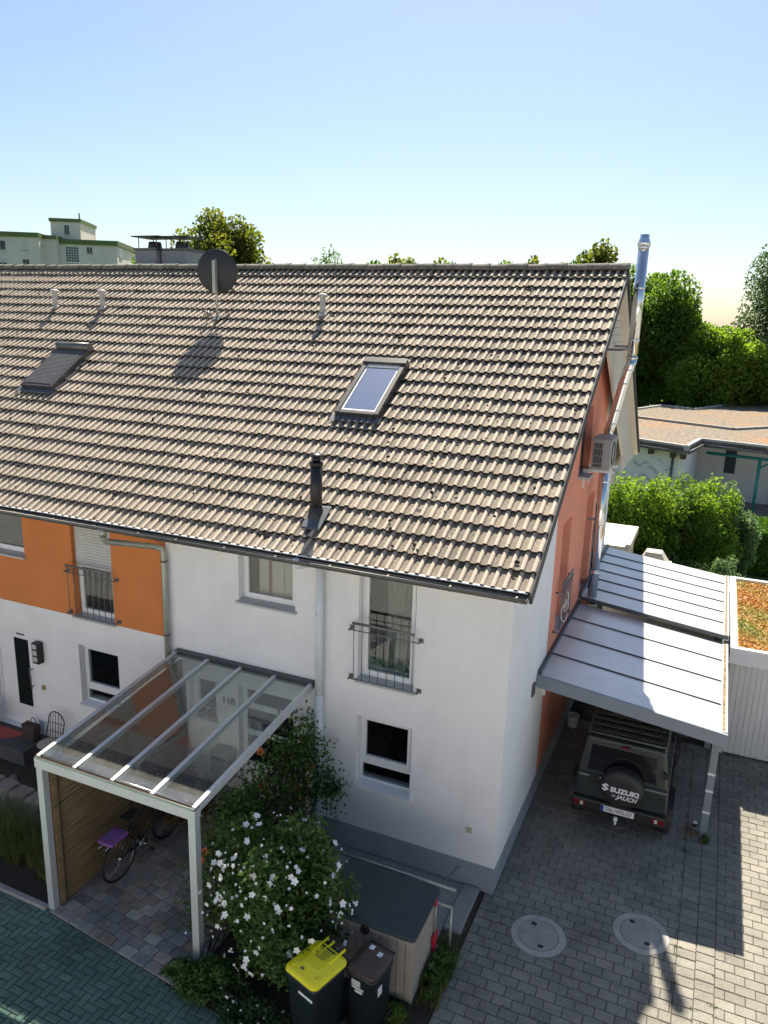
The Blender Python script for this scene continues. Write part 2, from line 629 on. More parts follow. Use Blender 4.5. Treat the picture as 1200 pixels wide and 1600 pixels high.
def fast_mesh(name, V, F, m, parent=None, rnd=None, kind=None, wash_shade=None, smooth=False):
    """quads from arrays; rnd: a number for each face"""
    me = bpy.data.meshes.new(name)
    V = np.asarray(V, np.float32)
    F = np.asarray(F, np.int32)
    if parent is not None:
        V = V - np.array(world_loc(parent), np.float32)
    k = F.shape[1]
    me.vertices.add(len(V))
    me.vertices.foreach_set('co', V.ravel())
    me.loops.add(F.size)
    me.loops.foreach_set('vertex_index', F.ravel())
    me.polygons.add(len(F))
    me.polygons.foreach_set('loop_start', np.arange(0, F.size, k, dtype=np.int32))
    me.polygons.foreach_set('use_smooth', np.full(len(F), smooth, bool))
    me.update(calc_edges=True)
    if rnd is not None:
        a = me.attributes.new('rnd', 'FLOAT', 'FACE')
        a.data.foreach_set('value', np.asarray(rnd, np.float32))
    if wash_shade is not None:
        a = me.attributes.new('wash_shade', 'FLOAT', 'POINT')
        a.data.foreach_set('value', np.asarray(wash_shade, np.float32))
    me.materials.append(m)
    o = bpy.data.objects.new(name, me)
    C.objects.link(o)
    if parent is not None:
        o.parent = parent
    if kind:
        o['kind'] = kind
    return o


def text_obj(name, body, size, m, parent, Mx, shear=0., extrude=.002, bold=0., sx=1.):
    cu = bpy.data.curves.new('tmp', 'FONT')
    cu.body = body
    cu.size = size
    cu.shear = shear
    cu.extrude = extrude
    cu.offset = bold
    cu.align_x = 'CENTER'
    cu.align_y = 'CENTER'
    cu.resolution_u = 3
    t = bpy.data.objects.new('tmp', cu)
    C.objects.link(t)
    dg = bpy.context.evaluated_depsgraph_get()
    me = bpy.data.meshes.new_from_object(t.evaluated_get(dg))
    bpy.data.objects.remove(t)
    bpy.data.curves.remove(cu)
    me.name = name
    me.transform(Matrix.Diagonal((sx, 1, 1, 1)))
    me.transform(Mx)
    me.transform(Matrix.Translation(-world_loc(parent)))
    me.materials.clear()
    me.materials.append(m)
    o = bpy.data.objects.new(name, me)
    C.objects.link(o)
    o.parent = parent
    return o


FACE_FRONT = Matrix(((1, 0, 0), (0, 0, -1), (0, 1, 0))).to_4x4()   # text lying in xz, read from -y


# ------------------------------------------------------------------ foliage helpers
def leaf_quads(P, size, n_bias=None, aspect=.62, jit=.35):
    """a folded leaf-like quad at each point"""
    n = len(P)
    d = rng.normal(size=(n, 3))
    if n_bias is not None:
        d += np.asarray(n_bias)
    nr = d / np.linalg.norm(d, axis=1)[:, None]
    t = rng.normal(size=(n, 3))
    t -= nr * (t * nr).sum(1)[:, None]
    t /= np.linalg.norm(t, axis=1)[:, None]
    b = np.cross(nr, t)
    s = size * (1 + jit * rng.uniform(-1, 1, n))[:, None]
    tip = P + t * s * .5
    tail = P - t * s * .5
    l_ = P + b * s * aspect * .5 + nr * s * .08
    r_ = P - b * s * aspect * .5 + nr * s * .08
    V = np.stack([tail, r_, tip, l_], 1).reshape(-1, 3)
    F = np.arange(4 * n).reshape(n, 4)
    return V, F


def lumpy_points(c, rad, n, lumps=26, lump_r=.34, fill=.25, low=-.75, flat=1.):
    """points in clumps over an ellipsoid: uneven outline with gaps"""
    c, rad = np.array(c, float), np.array(rad, float)
    L = []
    while len(L) < lumps:
        d = rng.normal(size=3)
        d /= np.linalg.norm(d)
        if d[2] < low:
            continue
        L.append(d * rng.uniform(.52, .9))
    L = np.array(L)
    lr = lump_r * rng.uniform(.6, 1.3, lumps)
    k = rng.choice(lumps, n, p=lr ** 2 / (lr ** 2).sum())
    d = rng.normal(size=(n, 3))
    d /= np.linalg.norm(d, axis=1)[:, None]
    d[:, 2] *= flat
    r = rng.uniform(0, 1, n) ** .45
    p = L[k] + d * (r * lr[k])[:, None]
    nf = int(n * fill)
    q = rng.normal(size=(nf, 3))
    q /= np.linalg.norm(q, axis=1)[:, None]
    p[:nf] = q * (rng.uniform(0, 1, nf) ** .5 * .72)[:, None]
    return p * rad + c, L * rad + c, (p[:, 2] + 1) / 2


def crown_tone(P, n):
    s = max(np.ptp(P, axis=0).max(), .1)
    q = P * (9. / s)
    lo = np.sin(q[:, 0] * 1.3 + q[:, 2]) * np.cos(q[:, 1] * 1.1 + 2 + q[:, 2] * .7) + .5 * np.sin(q[:, 0] * 2.9 + q[:, 1] * 2.3)
    return np.clip(.5 + .2 * lo + .18 * rng.normal(size=n), 0, 1)


def tree(name, label, base, top_z, rad, m, n, leaf, trunk_r=.22, group=None, lumps=30, lump_r=.34, cat='tree', fill=.25, crown_frac=.62, nb=(0, 0, .4), low=-.75, aspect=.62):
    base = Vector(base)
    t = thing(name, label, cat, base, group=group)
    rz = (top_z - base.z) * crown_frac / 2
    c = Vector((base.x, base.y, top_z - rz))
    P, L, h = lumpy_points(c, (rad[0], rad[1], rz), n, lumps, lump_r, fill, low)
    V, F = leaf_quads(P, leaf, nb, aspect)
    fast_mesh('crown', V, F, m, t, crown_tone(P, n))
    tr = MB()
    hb = c.z - rz * .55
    pts = [base, base + Vector((rng.uniform(-.1, .1), rng.uniform(-.1, .1), (hb - base.z) * .5)), Vector((c.x + .1, c.y, hb)), Vector((c.x, c.y + .1, c.z + rz * .45))]
    tr.tube(pts, [trunk_r, trunk_r * .8, trunk_r * .65, trunk_r * .15], 9)
    for q in L[::3]:
        q = Vector(q)
        mid = Vector((c.x, c.y, max(base.z + .5, q.z - rz * .5)))
        tr.tube([mid, mid.lerp(q, .55) + Vector((0, 0, .1 * rz)), q], [trunk_r * .4, trunk_r * .25, trunk_r * .06], 6)
    tr.build('trunk', BARK, t, fix=False)
    return t


def shrub(name, label, base, rad, m, n, leaf, lumps=16, lump_r=.36, cat='shrub', group=None, fill=.3, nb=(0, 0, .5), low=-.9, aspect=.6, stems=7, cz=None):
    base = Vector(base)
    t = thing(name, label, cat, base, group=group)
    c = Vector((base.x, base.y, base.z + (cz or rad[2] * .95)))
    P, L, h = lumpy_points(c, rad, n, lumps, lump_r, fill, low)
    P = P[P[:, 2] > base.z + .02]
    V, F = leaf_quads(P, leaf, nb, aspect)
    fast_mesh('foliage', V, F, m, t, crown_tone(P, len(P)))
    sm = MB()
    for i in range(stems):
        q = Vector(L[i % len(L)])
        b0 = base + Vector((rng.uniform(-.1, .1) * rad[0], rng.uniform(-.1, .1) * rad[1], 0))
        sm.tube([b0, b0.lerp(q, .5) + Vector((0, 0, .12 * rad[2])), q], [.018, .012, .004], 5)
    sm.build('stem', BARK, t, fix=False)
    return t, P, L


def blades(name, m, parent, cx, cy, z0, rx, ry, n, hmin, hmax, width=.006, lean=.35, kind=None):
    """arching grass blades, three joints each"""
    x = cx + rx * rng.uniform(-1, 1, n)
    y = cy + ry * rng.uniform(-1, 1, n)
    a = rng.uniform(0, 2 * np.pi, n)
    h = rng.uniform(hmin, hmax, n)
    ln = h * lean * rng.uniform(.2, 1.3, n)
    V = []
    for f, wf in ((0, 1), (.55, .8), (1, .08)):
        px = x + np.cos(a) * ln * f ** 2
        py = y + np.sin(a) * ln * f ** 2
        pz = z0 + h * (f - .18 * f ** 3)
        wx, wy = -np.sin(a) * width * wf, np.cos(a) * width * wf
        V += [np.stack([px - wx, py - wy, pz], 1), np.stack([px + wx, py + wy, pz], 1)]
    V = np.stack(V, 1).reshape(-1, 3)
    b = np.arange(n)[:, None] * 6
    F = np.concatenate([b + [0, 1, 3, 2], b + [2, 3, 5, 4]], 0)
    r_ = np.tile(np.clip(rng.normal(.5, .25, n), 0, 1), 2)
    return fast_mesh(name, V, F, m, parent, r_, kind)


# ================================================================== GROUND, DRIVEWAY, ROAD
gm = MB()
gm.add([(-900, -900, -.08), (900, -900, -.08), (900, 900, -.08), (-900, 900, -.08)], [(0, 1, 2, 3)])
struct(gm.build('ground', LAWN))

driveway = MB()
driveway.box(-.12, 5.44, -6.4, 5.72, -.075, -.012)
driveway.box(0.0, 2.92, 5.72, 10.4, -.075, -.012)
driveway = struct(driveway.build('driveway', JOINT))
road = MB()
road.add([(-40, -6.4, -.014), (-.125, -6.4, -.014), (-.125, -3.62, -.014), (-3.05, -3.30, -.014), (-5.56, -3.035, -.014), (-40, -2.4, -.014),
          (-40, -6.4, -.075), (-.125, -6.4, -.075), (-.125, -3.62, -.075), (-3.05, -3.30, -.075), (-5.56, -3.035, -.075), (-40, -2.4, -.075)],
         [(0, 1, 2, 3, 4, 5), (1, 0, 6, 7), (2, 1, 7, 8), (3, 2, 8, 9), (4, 3, 9, 10), (5, 4, 10, 11), (0, 5, 11, 6)])
road = struct(road.build('road', JOINT_R))
patio = MB()
patio.prism([(-5.54, -3.045), (-3.04, -3.31), (-3.04, 0.0), (-5.54, 0.0)], 'z', -.075, .006)
patio = struct(patio.build('porch_paving', JOINT))
bed = MB()
bed.prism([(-3.035, -3.31), (-.125, -3.62), (-.125, -.0), (-3.035, -.0)], 'z', -.075, .008)
bed.prism([(-16, -2.75), (-5.63, -2.96), (-5.545, -2.95), (-5.545, -.0), (-16, -.0)], 'z', -.075, .008)
struct(bed.build('garden_bed', SOIL))

street = MB()  # unseen pale paving, added to bounce light onto the shaded walls
street.add([(-60, -40, -.03), (60, -40, -.03), (60, -6.4, -.03), (-60, -6.4, -.03)], [(0, 1, 2, 3)])
street.add([(5.45, -6.4, -.03), (60, -6.4, -.03), (60, 22, -.03), (8.9, 22, -.03), (8.9, 5, -.03), (5.45, 5, -.03)], [(0, 1, 2, 3, 4, 5)])
struct(street.build('street', mat('bounce_paving', (.27, .26, .24), .9, .1, 1.5), fix=False))


def paver_mesh(name, a, b, m, ch=.006, t=.05):
    me = bpy.data.meshes.new(name)
    x, y = a / 2, b / 2
    V = [(-x, -y, -t), (x, -y, -t), (x, y, -t), (-x, y, -t), (-x, -y, -ch), (x, -y, -ch), (x, y, -ch), (-x, y, -ch),
         (-x + ch, -y + ch, 0), (x - ch, -y + ch, 0), (x - ch, y - ch, 0), (-x + ch, y - ch, 0)]
    F = [(0, 1, 5, 4), (1, 2, 6, 5), (2, 3, 7, 6), (3, 0, 4, 7), (4, 5, 9, 8), (5, 6, 10, 9), (6, 7, 11, 10), (7, 4, 8, 11), (8, 9, 10, 11)]
    me.from_pydata(V, [], F)
    me.materials.append(m)
    return me, np.array(V), np.array(F)


def lay(parent, cells, m, limit=300, gap=.008, name='paver', top=0., turn=0.):
    """cells: (cx, cy, sx, sy); the nearest ones are single objects, the others one joined part"""
    cells = sorted(cells, key=lambda c: (c[0] - CAM.x) ** 2 + (c[1] - CAM.y) ** 2)
    cache = {}
    V, F, rnd = [], [], []
    o = 0
    for i, (cx, cy, sx, sy) in enumerate(cells):
        k = (round(sx, 3), round(sy, 3))
        if k not in cache:
            cache[k] = paver_mesh(name, sx - gap, sy - gap, m)
        me, v, f = cache[k]
        dz = top + random.uniform(-.004, .002)
        rx, ry, rz = random.gauss(0, .006), random.gauss(0, .006), turn + random.gauss(0, .007)
        if i < limit:
            shared(name, me, parent, (cx, cy, dz), (rx, ry, rz))
        else:
            q = v.copy()
            q[:, 2] += dz + q[:, 1] * rx - q[:, 0] * ry
            V.append(q + np.array([cx, cy, 0]))
            F.append(f + o)
            o += len(v)
            rnd += [random.random()] * len(f)
    if V:
        fast_mesh('paver_field', np.concatenate(V), np.concatenate(F), m, parent, rnd, 'stuff')


cells = []
for j in range(-17, 36):
    y = j * .163 + .08
    st = .12 if j % 2 else 0
    x = -.11 - st
    while x < 2.56:
        x1 = min(x + .24, 2.56)
        a = max(x, -.11)
        if x1 - a > .015:
            cells.append(((a + x1) / 2, y, x1 - a, .163))
        x += .24
    cells.append((2.56 + .12, y, .24, .163))
    cells.append((2.80 + .12, y + .03, .24, .163))
    x = 3.04 - st
    while x < 5.4:
        x1 = x + .24
        a = max(x, 3.04)
        if x1 - a > .015:
            cells.append(((a + x1) / 2, y, x1 - a, .163))
        x += .24
MAN = [(.79, -.47, .375), (2.08, .19, .375)]
cells = [c for c in cells if all(math.hypot(c[0] - a, c[1] - b) > r - .14 for a, b, r in MAN)]
lay(driveway, cells, PAVE, 300)

cells = []
for k in range(20):
    d = .165
    yo = d / 2 + .008 + k * d
    x = -5.53 - random.choice((0, .06, .1))
    while x < -3.05:
        wd = random.choice((.16, .2, .24, .24))
        a, x1 = max(x, -5.53), min(x + wd, -3.05)
        y = -3.045 - (((a + x1) / 2) + 5.54) * .106 + yo
        if x1 - a > .05 and y < -.09:
            cells.append(((a + x1) / 2, y, round(x1 - a, 2), d))
        x += wd
lay(patio, cells, PAVE_P, 300, top=.019, turn=-.1056)

cells = []
for i in range(-90, -10):
    for j in range(-64, -27):
        t = (i - j) % 4
        if t == 0:
            c = (i * .1 + .1, j * .1 + .05, .2, .1)
        elif t == 3:
            c = (i * .1 + .05, j * .1 + .1, .1, .2)
        else:
            continue
        front = -3.035 - (c[0] + 5.56) * .106 if c[0] > -5.56 else -3.035 - (c[0] + 5.56) * .0185
        if c[1] - c[3] / 2 < front - .02:
            cells.append(c)
lay(road, cells, PAVE_R, 300, .009)

kb = MB()
kb.prism([(-9.5, -3.0), (-5.62, -3.045), (-5.62, -2.965), (-9.5, -2.92)], 'z', -.06, .05)
kb = tag(kb.build('edging_kerb', CONC, bevel=.01), 'low mossy concrete edging kerb between road and grassy bed', 'kerb')

for i, (a, b, r) in enumerate(MAN):
    lab = ('round concrete manhole cover nearer to the white house corner', 'round concrete manhole cover half touched by sunlight, nearer the carport post')[i]
    t = thing('manhole_cover', lab, 'manhole', (a, b, 0), group='manhole covers in the driveway')
    q = MB()
    q.lathe([(r, -.06), (r, .002), (r - .008, .008), (.285, .008), (.279, 0), (.279, -.06)], (a, b, 0), 48, smooth=False)
    q.build('frame_ring', MANH, t)
    q = MB()
    q.lathe([(.273, -.06), (.273, .002), (.268, .006), (.0001, .009)], (a, b, 0), 48, smooth=False)
    q.build('lid', IRON, t)
    for s in (-1, 1):
        ang = R(115 + 10 * i)
        hx, hy = a + s * math.cos(ang) * .2, b + s * math.sin(ang) * .2
        q = MB()
        q.cyl((hx, hy, .0085), (hx, hy, .012), .024, n=14)
        q.box(hx - .05, hx - .01, hy - .022 * s, hy + .03 * s, .0085, .0115)
        q.build('lifting_hole', BLACK, t)

# ================================================================== THE TWO TERRACED HOUSES
TH = R(33.696)
CT, ST = math.cos(TH), math.sin(TH)
RK = .96
kx = lambda x: 2.1706 + (x - 2.1706) * RK
XV, YE, ZE, G = kx(.2468), -.763, 5.0477, .3435 * RK
NR = 23
YR, ZR = YE + NR * G * CT, ZE + NR * G * ST      # ridge line


def RP(x, s, h=0.):
    return (x, YE + s * CT - h * ST, ZE + s * ST + h * CT)


def zroof(y, drop=.16):
    d = drop / CT
    return (ZE + (y - YE) * ST / CT if y < YR else ZR - (y - YR) * ST / CT) - d


XP = -5.66                      # party wall
XQ = XV + .0384 - .288 * 20     # where the two roofs meet
house = thing('terraced_house', 'white end-of-row house with brown tiled roof and terracotta gable', 'house', (XP / 2, 4.6, 0))
house2 = thing('terraced_house', 'orange and white house adjoining on the left, partly out of frame', 'house', (-10.5, 4.6, 0))


def wall_cols(mb, axis, pos, thick, u0, u1, z0, ztop, holes, rev=.2, extra=()):
    """wall in vertical strips with real openings and reveals; axis 'y': wall across y=pos facing -y, 'x': facing +x"""
    us = sorted({u0, u1, *[h[0] for h in holes], *[h[1] for h in holes], *extra})
    us = [u for u in us if u0 - 1e-6 <= u <= u1 + 1e-6]

    def P(u, d, z):
        return (u, pos + d, z) if axis == 'y' else (pos - d, u, z)
    for a, b in zip(us, us[1:]):
        hs = sorted([h for h in holes if h[0] < b - 1e-6 and h[1] > a + 1e-6], key=lambda h: h[2])
        z = z0
        segs = []
        for h in hs:
            segs.append((z, z, h[2], h[2]))
            z = h[3]
        segs.append((z, z, ztop(a), ztop(b)))
        for (za, zb, zc, zd) in segs:
            if zc - za < 1e-4 and zd - zb < 1e-4:
                continue
            mb.add([P(a, 0, za), P(b, 0, zb), P(b, 0, zd), P(a, 0, zc)], [(0, 1, 2, 3)])
    for a, b, c, d in holes:
        for q in ([(a, 0, c), (a, rev, c), (a, rev, d), (a, 0, d)], [(b, 0, c), (b, rev, c), (b, rev, d), (b, 0, d)],
                  [(a, 0, d), (b, 0, d), (b, rev, d), (a, rev, d)], [(a, 0, c), (b, 0, c), (b, rev, c), (a, rev, c)]):
            mb.add([P(*v) for v in q], [(0, 1, 2, 3)])


zt = lambda y: 5.03
H_UP = (-4.37, -3.35, 3.85, 4.90)
H_FW = (-2.28, -1.38, 2.98, 4.92)
H_LW = (-2.27, -1.37, 1.22, 2.37)
H_PW = (-5.40, -4.83, 1.62, 2.36)
H_PD = (-4.42, -3.36, 0.0, 2.36)
fw = MB()
wall_cols(fw, 'y', 0, .3, XP, 0, .44, zt, [H_UP, H_FW, H_LW, H_PW, (H_PD[0], H_PD[1], .44, H_PD[3])])
fw.build('front_wall', WHITE, house, fix=False)
pl = MB()
pl.box(XP, H_PD[0], .002, .2, -.1, .4402)
pl.box(H_PD[1], -.002, .002, .2, -.1, .4402)
pl.box(-.2, -.002, .2, 9.2, -.1, .44)
pl.build('plinth', PLINTH, house, fix=False)

# gable: white strip, terracotta field, white strip
G1 = (3.26, 4.05, 2.95, 4.90)
G2 = (5.75, 6.70, 2.75, 4.86)
G3 = (4.35, 5.45, 5.52, 6.75)
zg = lambda y: zroof(y, .17)
ga = MB()
wall_cols(ga, 'x', 0, .3, 0.0, 2.68, .44, zg, [])
ga.build('gable_wall', WHITE, house, fix=False)
ga = MB()
wall_cols(ga, 'x', 0, .3, 7.42, 9.2, .44, lambda y: min(zg(y), 99), [])
ga.add([(0, 9.2, 0), (-6, 9.2, 0), (-6, 9.2, zg(9.2)), (0, 9.2, zg(9.2))], [(0, 1, 2, 3)])
ga.build('gable_wall', WHITE, house, fix=False)
gb = MB()
wall_cols(gb, 'x', 0.0, .3, 2.68, 7.42, .44, zg, [G1, G2, G3], extra=[YR])
gb.build('gable_wall', TERRA, house, fix=False)['label'] = 'terracotta painted middle field of the gable wall'

# left house front
H2 = [(-9.95, -8.97, 3.86, 4.92), (-7.83, -6.94, 2.95, 4.92), (-10.08, -9.0, .3, 2.40), (-7.83, -6.92, 1.24, 2.38), (-12.9, -11.9, 2.95, 4.92), (-12.9, -11.9, 1.24, 2.38)]
fo = MB()
wall_cols(fo, 'y', 0, .3, -18, XP - .12, 2.92, zt, [h for h in H2 if h[2] > 2.9])
fo.build('upper_wall', ORANGE, house2, fix=False)
fl = MB()
wall_cols(fl, 'y', .0, .3, -18, XP - .12, -.1, lambda y: 2.92, [h for h in H2 if h[2] < 2.9])
fl.add([(XP - .12, 0, -.1), (XP, 0, -.1), (XP, 0, 5.03), (XP - .12, 0, 5.03)], [(0, 1, 2, 3)])
fl.build('lower_wall', WHITE, house2, fix=False)


# ---- windows
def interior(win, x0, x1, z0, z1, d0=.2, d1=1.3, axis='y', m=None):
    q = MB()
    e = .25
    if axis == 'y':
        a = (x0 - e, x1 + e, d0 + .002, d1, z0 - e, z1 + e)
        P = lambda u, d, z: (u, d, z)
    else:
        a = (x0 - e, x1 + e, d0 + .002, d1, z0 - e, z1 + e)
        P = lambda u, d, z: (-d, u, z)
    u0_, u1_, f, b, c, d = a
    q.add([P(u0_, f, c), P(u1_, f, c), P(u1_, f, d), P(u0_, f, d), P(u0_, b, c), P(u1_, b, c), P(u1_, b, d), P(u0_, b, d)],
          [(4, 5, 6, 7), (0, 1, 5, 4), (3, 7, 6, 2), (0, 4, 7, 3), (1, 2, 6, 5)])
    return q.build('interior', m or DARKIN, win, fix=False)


def frame_bars(q, x0, x1, z0, z1, wd, y0, y1, axis='y'):
    def B(a, b, c, d):
        if axis == 'y':
            q.box(a, b, y0, y1, c, d)
        else:
            q.box(-y1, -y0, a, b, c, d)
    B(x0, x0 + wd, z0, z1)
    B(x1 - wd, x1, z0, z1)
    B(x0 + wd, x1 - wd, z0, z0 + wd)
    B(x0 + wd, x1 - wd, z1 - wd, z1)


def window(hs, h, transom=None, sill=True, shutter=None, sill_m=None, dep=.12, axis='y', name='window', room=True, glass=None):
    x0, x1, z0, z1 = h
    q = MB()
    e = .004
    frame_bars(q, x0 + e, x1 - e, z0 + e, z1 - e, .05, dep, dep + .07, axis)
    if transom:
        if axis == 'y':
            q.box(x0 + .05, x1 - .05, dep + .002, dep + .068, transom - .045, transom + .045)
        frame_bars(q, x0 + .052, x1 - .052, transom + .046, z1 - .052, .055, dep - .012, dep + .05, axis)
        panes = [(x0 + .1, x1 - .1, transom + .1, z1 - .1), (x0 + .05, x1 - .05, z0 + .05, transom - .044)]
    else:
        frame_bars(q, x0 + .052, x1 - .052, z0 + .052, z1 - .052, .06, dep - .012, dep + .05, axis)
        panes = [(x0 + .11, x1 - .11, z0 + .11, z1 - .11)]
    wn = q.build(name, PVC, hs, bevel=.004)
    for a, b, c, d in panes:
        g = MB()
        if axis == 'y':
            g.box(a, b, dep + .02, dep + .03, c, d)
        else:
            g.box(-dep - .03, -dep - .02, a, b, c, d)
        g.build('pane', glass or GLASS, wn, fix=False)
    if sill:
        g = MB()
        if axis == 'y':
            g.add([(x0 - .03, -.06, z0 - .012), (x1 + .03, -.06, z0 - .012), (x1 + .03, dep, z0 + .022), (x0 - .03, dep, z0 + .022),
                   (x0 - .03, -.06, z0 - .045), (x1 + .03, -.06, z0 - .045), (x1 + .03, dep, z0 - .045), (x0 - .03, dep, z0 - .045)],
                  [(0, 1, 2, 3), (4, 7, 6, 5), (0, 4, 5, 1), (1, 5, 6, 2), (3, 7, 4, 0)])
        else:
            g.box(-dep, .04, x0 - .03, x1 + .03, z0 - .03, z0 + .01)
        g.build('sill', sill_m or SILL, wn)
    if shutter:
        z = z1 - .03
        g = MB()
        while z > shutter:
            g.prism([(dep - .066, z - .040), (dep - .05, z - .044), (dep - .046, z), (dep - .052, z)], 'x', x0 + .03, x1 - .03)
            z -= .052
        g.build('shutter', SHUT, wn)
    if room:
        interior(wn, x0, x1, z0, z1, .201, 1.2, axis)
    return wn


wu = window(house, H_UP)
# panel curtains behind the tilted upper window
for a, b, mm in ((-4.15, -3.98, CURT2), (-3.97, -3.92, CURT3), (-3.915, -3.70, CURT2), (-3.69, -3.42, CURT2)):
    q = MB()
    q.box(a, b, .26, .268, 3.9, 4.95)
    q.build('curtain', mm, wu)
wf = window(house, H_FW)
q = MB()
N = 60
xs = np.linspace(-1.98, -1.42, N)
for i in range(N - 1):
    def cv(x, z):
        t = (z - 2.98) / 1.94
        x2 = -1.75 + (x + 1.75) * (.62 + .38 * abs(t - .35) / .65) - .05 * (1 - t)
        return (x2, .32 + .028 * math.sin(x * 62) + .012 * math.sin(x * 23), z)
    for z0_, z1_ in ((3.06, 3.5), (3.5, 3.95), (3.95, 4.5), (4.5, 5.05)):
        q.add([cv(xs[i], z0_), cv(xs[i + 1], z0_), cv(xs[i + 1], z1_), cv(xs[i], z1_)], [(0, 1, 2, 3)], True)
q.build('curtain', CURT, wf, fix=False)
q = MB()
q.box(-2.2, -1.45, .205, .3, 2.98, 3.13)
q.build('threshold', SILL, wf)
wl = window(house, H_LW, transom=1.56, sill_m=PVC)
wp = window(house, H_PW, sill_m=PVC)
window(house2, H2[0])
window(house2, H2[1], shutter=3.86)
window(house2, H2[3], transom=1.52, sill_m=PVC)
window(house2, H2[4])
window(house2, H2[5], sill_m=PVC)
for h in (G1, G2, G3):
    window(house, h, axis='x', dep=.16)
q = MB()
for k in range(24):
    q.box(-.13, -.115, G3[0] + .02, G3[1] - .02, G3[2] + .02 + k * .05, G3[2] + .06 + k * .05)
q.build('shutter', ZINC, house)

# porch front door: frame, upper light, leaf with small panes
q = MB()
frame_bars(q, H_PD[0] + .004, H_PD[1] - .004, .02, H_PD[3] - .004, .09, .12, .19)
q.box(-4.33, -3.45, .125, .185, 1.93, 2.03)
q.box(-4.33, -3.45, .125, .185, 1.45, 1.55)
q.box(-4.33, -3.45, .125, .185, .02, .95)
dr = q.build('front_door', PVC, house, bevel=.004)
for c, d in ((.95, 1.45), (1.55, 1.93), (2.03, 2.27)):
    g = MB()
    g.box(-4.33, -3.45, .15, .16, c, d)
    g.build('pane', BLACKG, dr)
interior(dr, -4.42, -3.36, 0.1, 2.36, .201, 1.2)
text_obj('house_number', '11B', .17, INK, house, Matrix.Translation((-4.60, -.012, 2.04)) @ FACE_FRONT, bold=.002, extrude=.006)

# left house door with long dark glass
q = MB()
frame_bars(q, -10.076, -9.004, .304, 2.396, .07, .12, .19)
q.box(-10.0, -9.07, .13, .185, .33, 2.33)
d2 = q.build('front_door', PVC, house2, bevel=.004)
g = MB()
g.box(-9.60, -9.24, .121, .131, .74, 2.12)
g.build('pane', BLACKG, d2)
g = MB()
g.tube([(-9.17, .06, 1.15), (-9.17, .06, 1.6)], .014)
g.tube([(-9.17, .06, 1.2), (-9.17, .13, 1.2)], .01)
g.tube([(-9.17, .06, 1.55), (-9.17, .13, 1.55)], .01)
g.build('handle', RAIL, d2)
g = MB()
g.box(-9.52, -9.32, .118, .131, 2.2, 2.225)
g.build('door_closer', BLACK, d2)
q = MB()
q.box(-8.86, -8.70, -.13, -.002, 1.84, 2.25)
wlb = q.build('wall_lamp', BLACK, house2, bevel=.008)
for k in range(3):
    g = MB()
    g.box(-8.835, -8.735, -.136, -.131, 1.885 + k * .125, 1.975 + k * .125)
    g.build('lens', LENS, wlb)
q = MB()
q.box(-8.80, -8.73, -.03, -.002, 1.27, 1.36)
q.build('door_bell', mat('brass', (.45, .36, .14), .4, metal=.5), house2, bevel=.004)
q = MB()
q.box(-.45, -.37, -.035, -.002, .94, 1.02)
q.build('wall_socket', mat('yellowed_plastic', (.5, .45, .3), .6), house, bevel=.006)
q = MB()
frame_bars(q, 1.66, 1.82, 2.43, 2.63, .025, -.03, -.002, 'x')
q.build('wall_lamp', ZINC, house)


# ---- french balcony railings
def railing(hs, x0, x1, z0, z1, zt_, m=RAIL):
    q = MB()
    y = -.10
    q.cyl((x0 + .06, y - .02, zt_), (x1 - .06, y - .02, zt_), .021)
    r_ = q.build('balcony_railing', m, hs, fix=False)
    for z in (z0, z1):
        g = MB()
        g.cyl((x0, y, z), (x1, y, z), .009)
        g.build('cross_rail', m, r_, fix=False)
    for x in (x0, x1):
        for z in (z0, z1):
            g = MB()
            g.cyl((x, y - .02, z), (x, -.004, z), .014)
            g.box(x - .035, x + .035, -.016, -.003, z - .035, z + .035)
            g.build('wall_bracket', m, r_)
    n = 8
    for i in range(n):
        x = x0 + .08 + (x1 - x0 - .16) * i / (n - 1)
        g = MB()
        g.cyl((x, y, z0), (x, y - .015, zt_), .0065, n=8)
        g.build('baluster', m, r_, fix=False)
    return r_


railing(house, -2.38, -1.29, 3.0, 3.78, 3.90)
railing(house2, -7.93, -6.83, 3.0, 3.77, 3.90)
# gable railing with a tangle of white cord
q = MB()
q.cyl((.10, 3.1, 3.86), (.10, 4.15, 3.86), .02)
gr = q.build('balcony_railing', RAIL, house, fix=False)
for z in (3.02, 3.74):
    g = MB()
    g.cyl((.09, 3.05, z), (.09, 4.2, z), .009)
    g.build('cross_rail', RAIL, gr, fix=False)
for i in range(10):
    y = 3.12 + i * .112
    g = MB()
    g.cyl((.09, y, 3.02), (.10, y, 3.86), .0065, n=8)
    g.build('baluster', RAIL, gr, fix=False)
for y in (3.05, 4.2):
    for z in (3.02, 3.74):
        g = MB()
        g.cyl((.003, y, z), (.11, y, z), .014)
        g.build('wall_bracket', RAIL, gr)
g = MB()
pts = []
for i in range(40):
    t = i / 39
    pts.append((.14 + .03 * math.sin(t * 21), 3.35 + .16 * math.sin(t * 13) * (.5 + t), 3.55 - .25 * t + .14 * math.cos(t * 17)))
g.tube(pts, .008, 6)
g.build('cord', STICK, gr, fix=False)

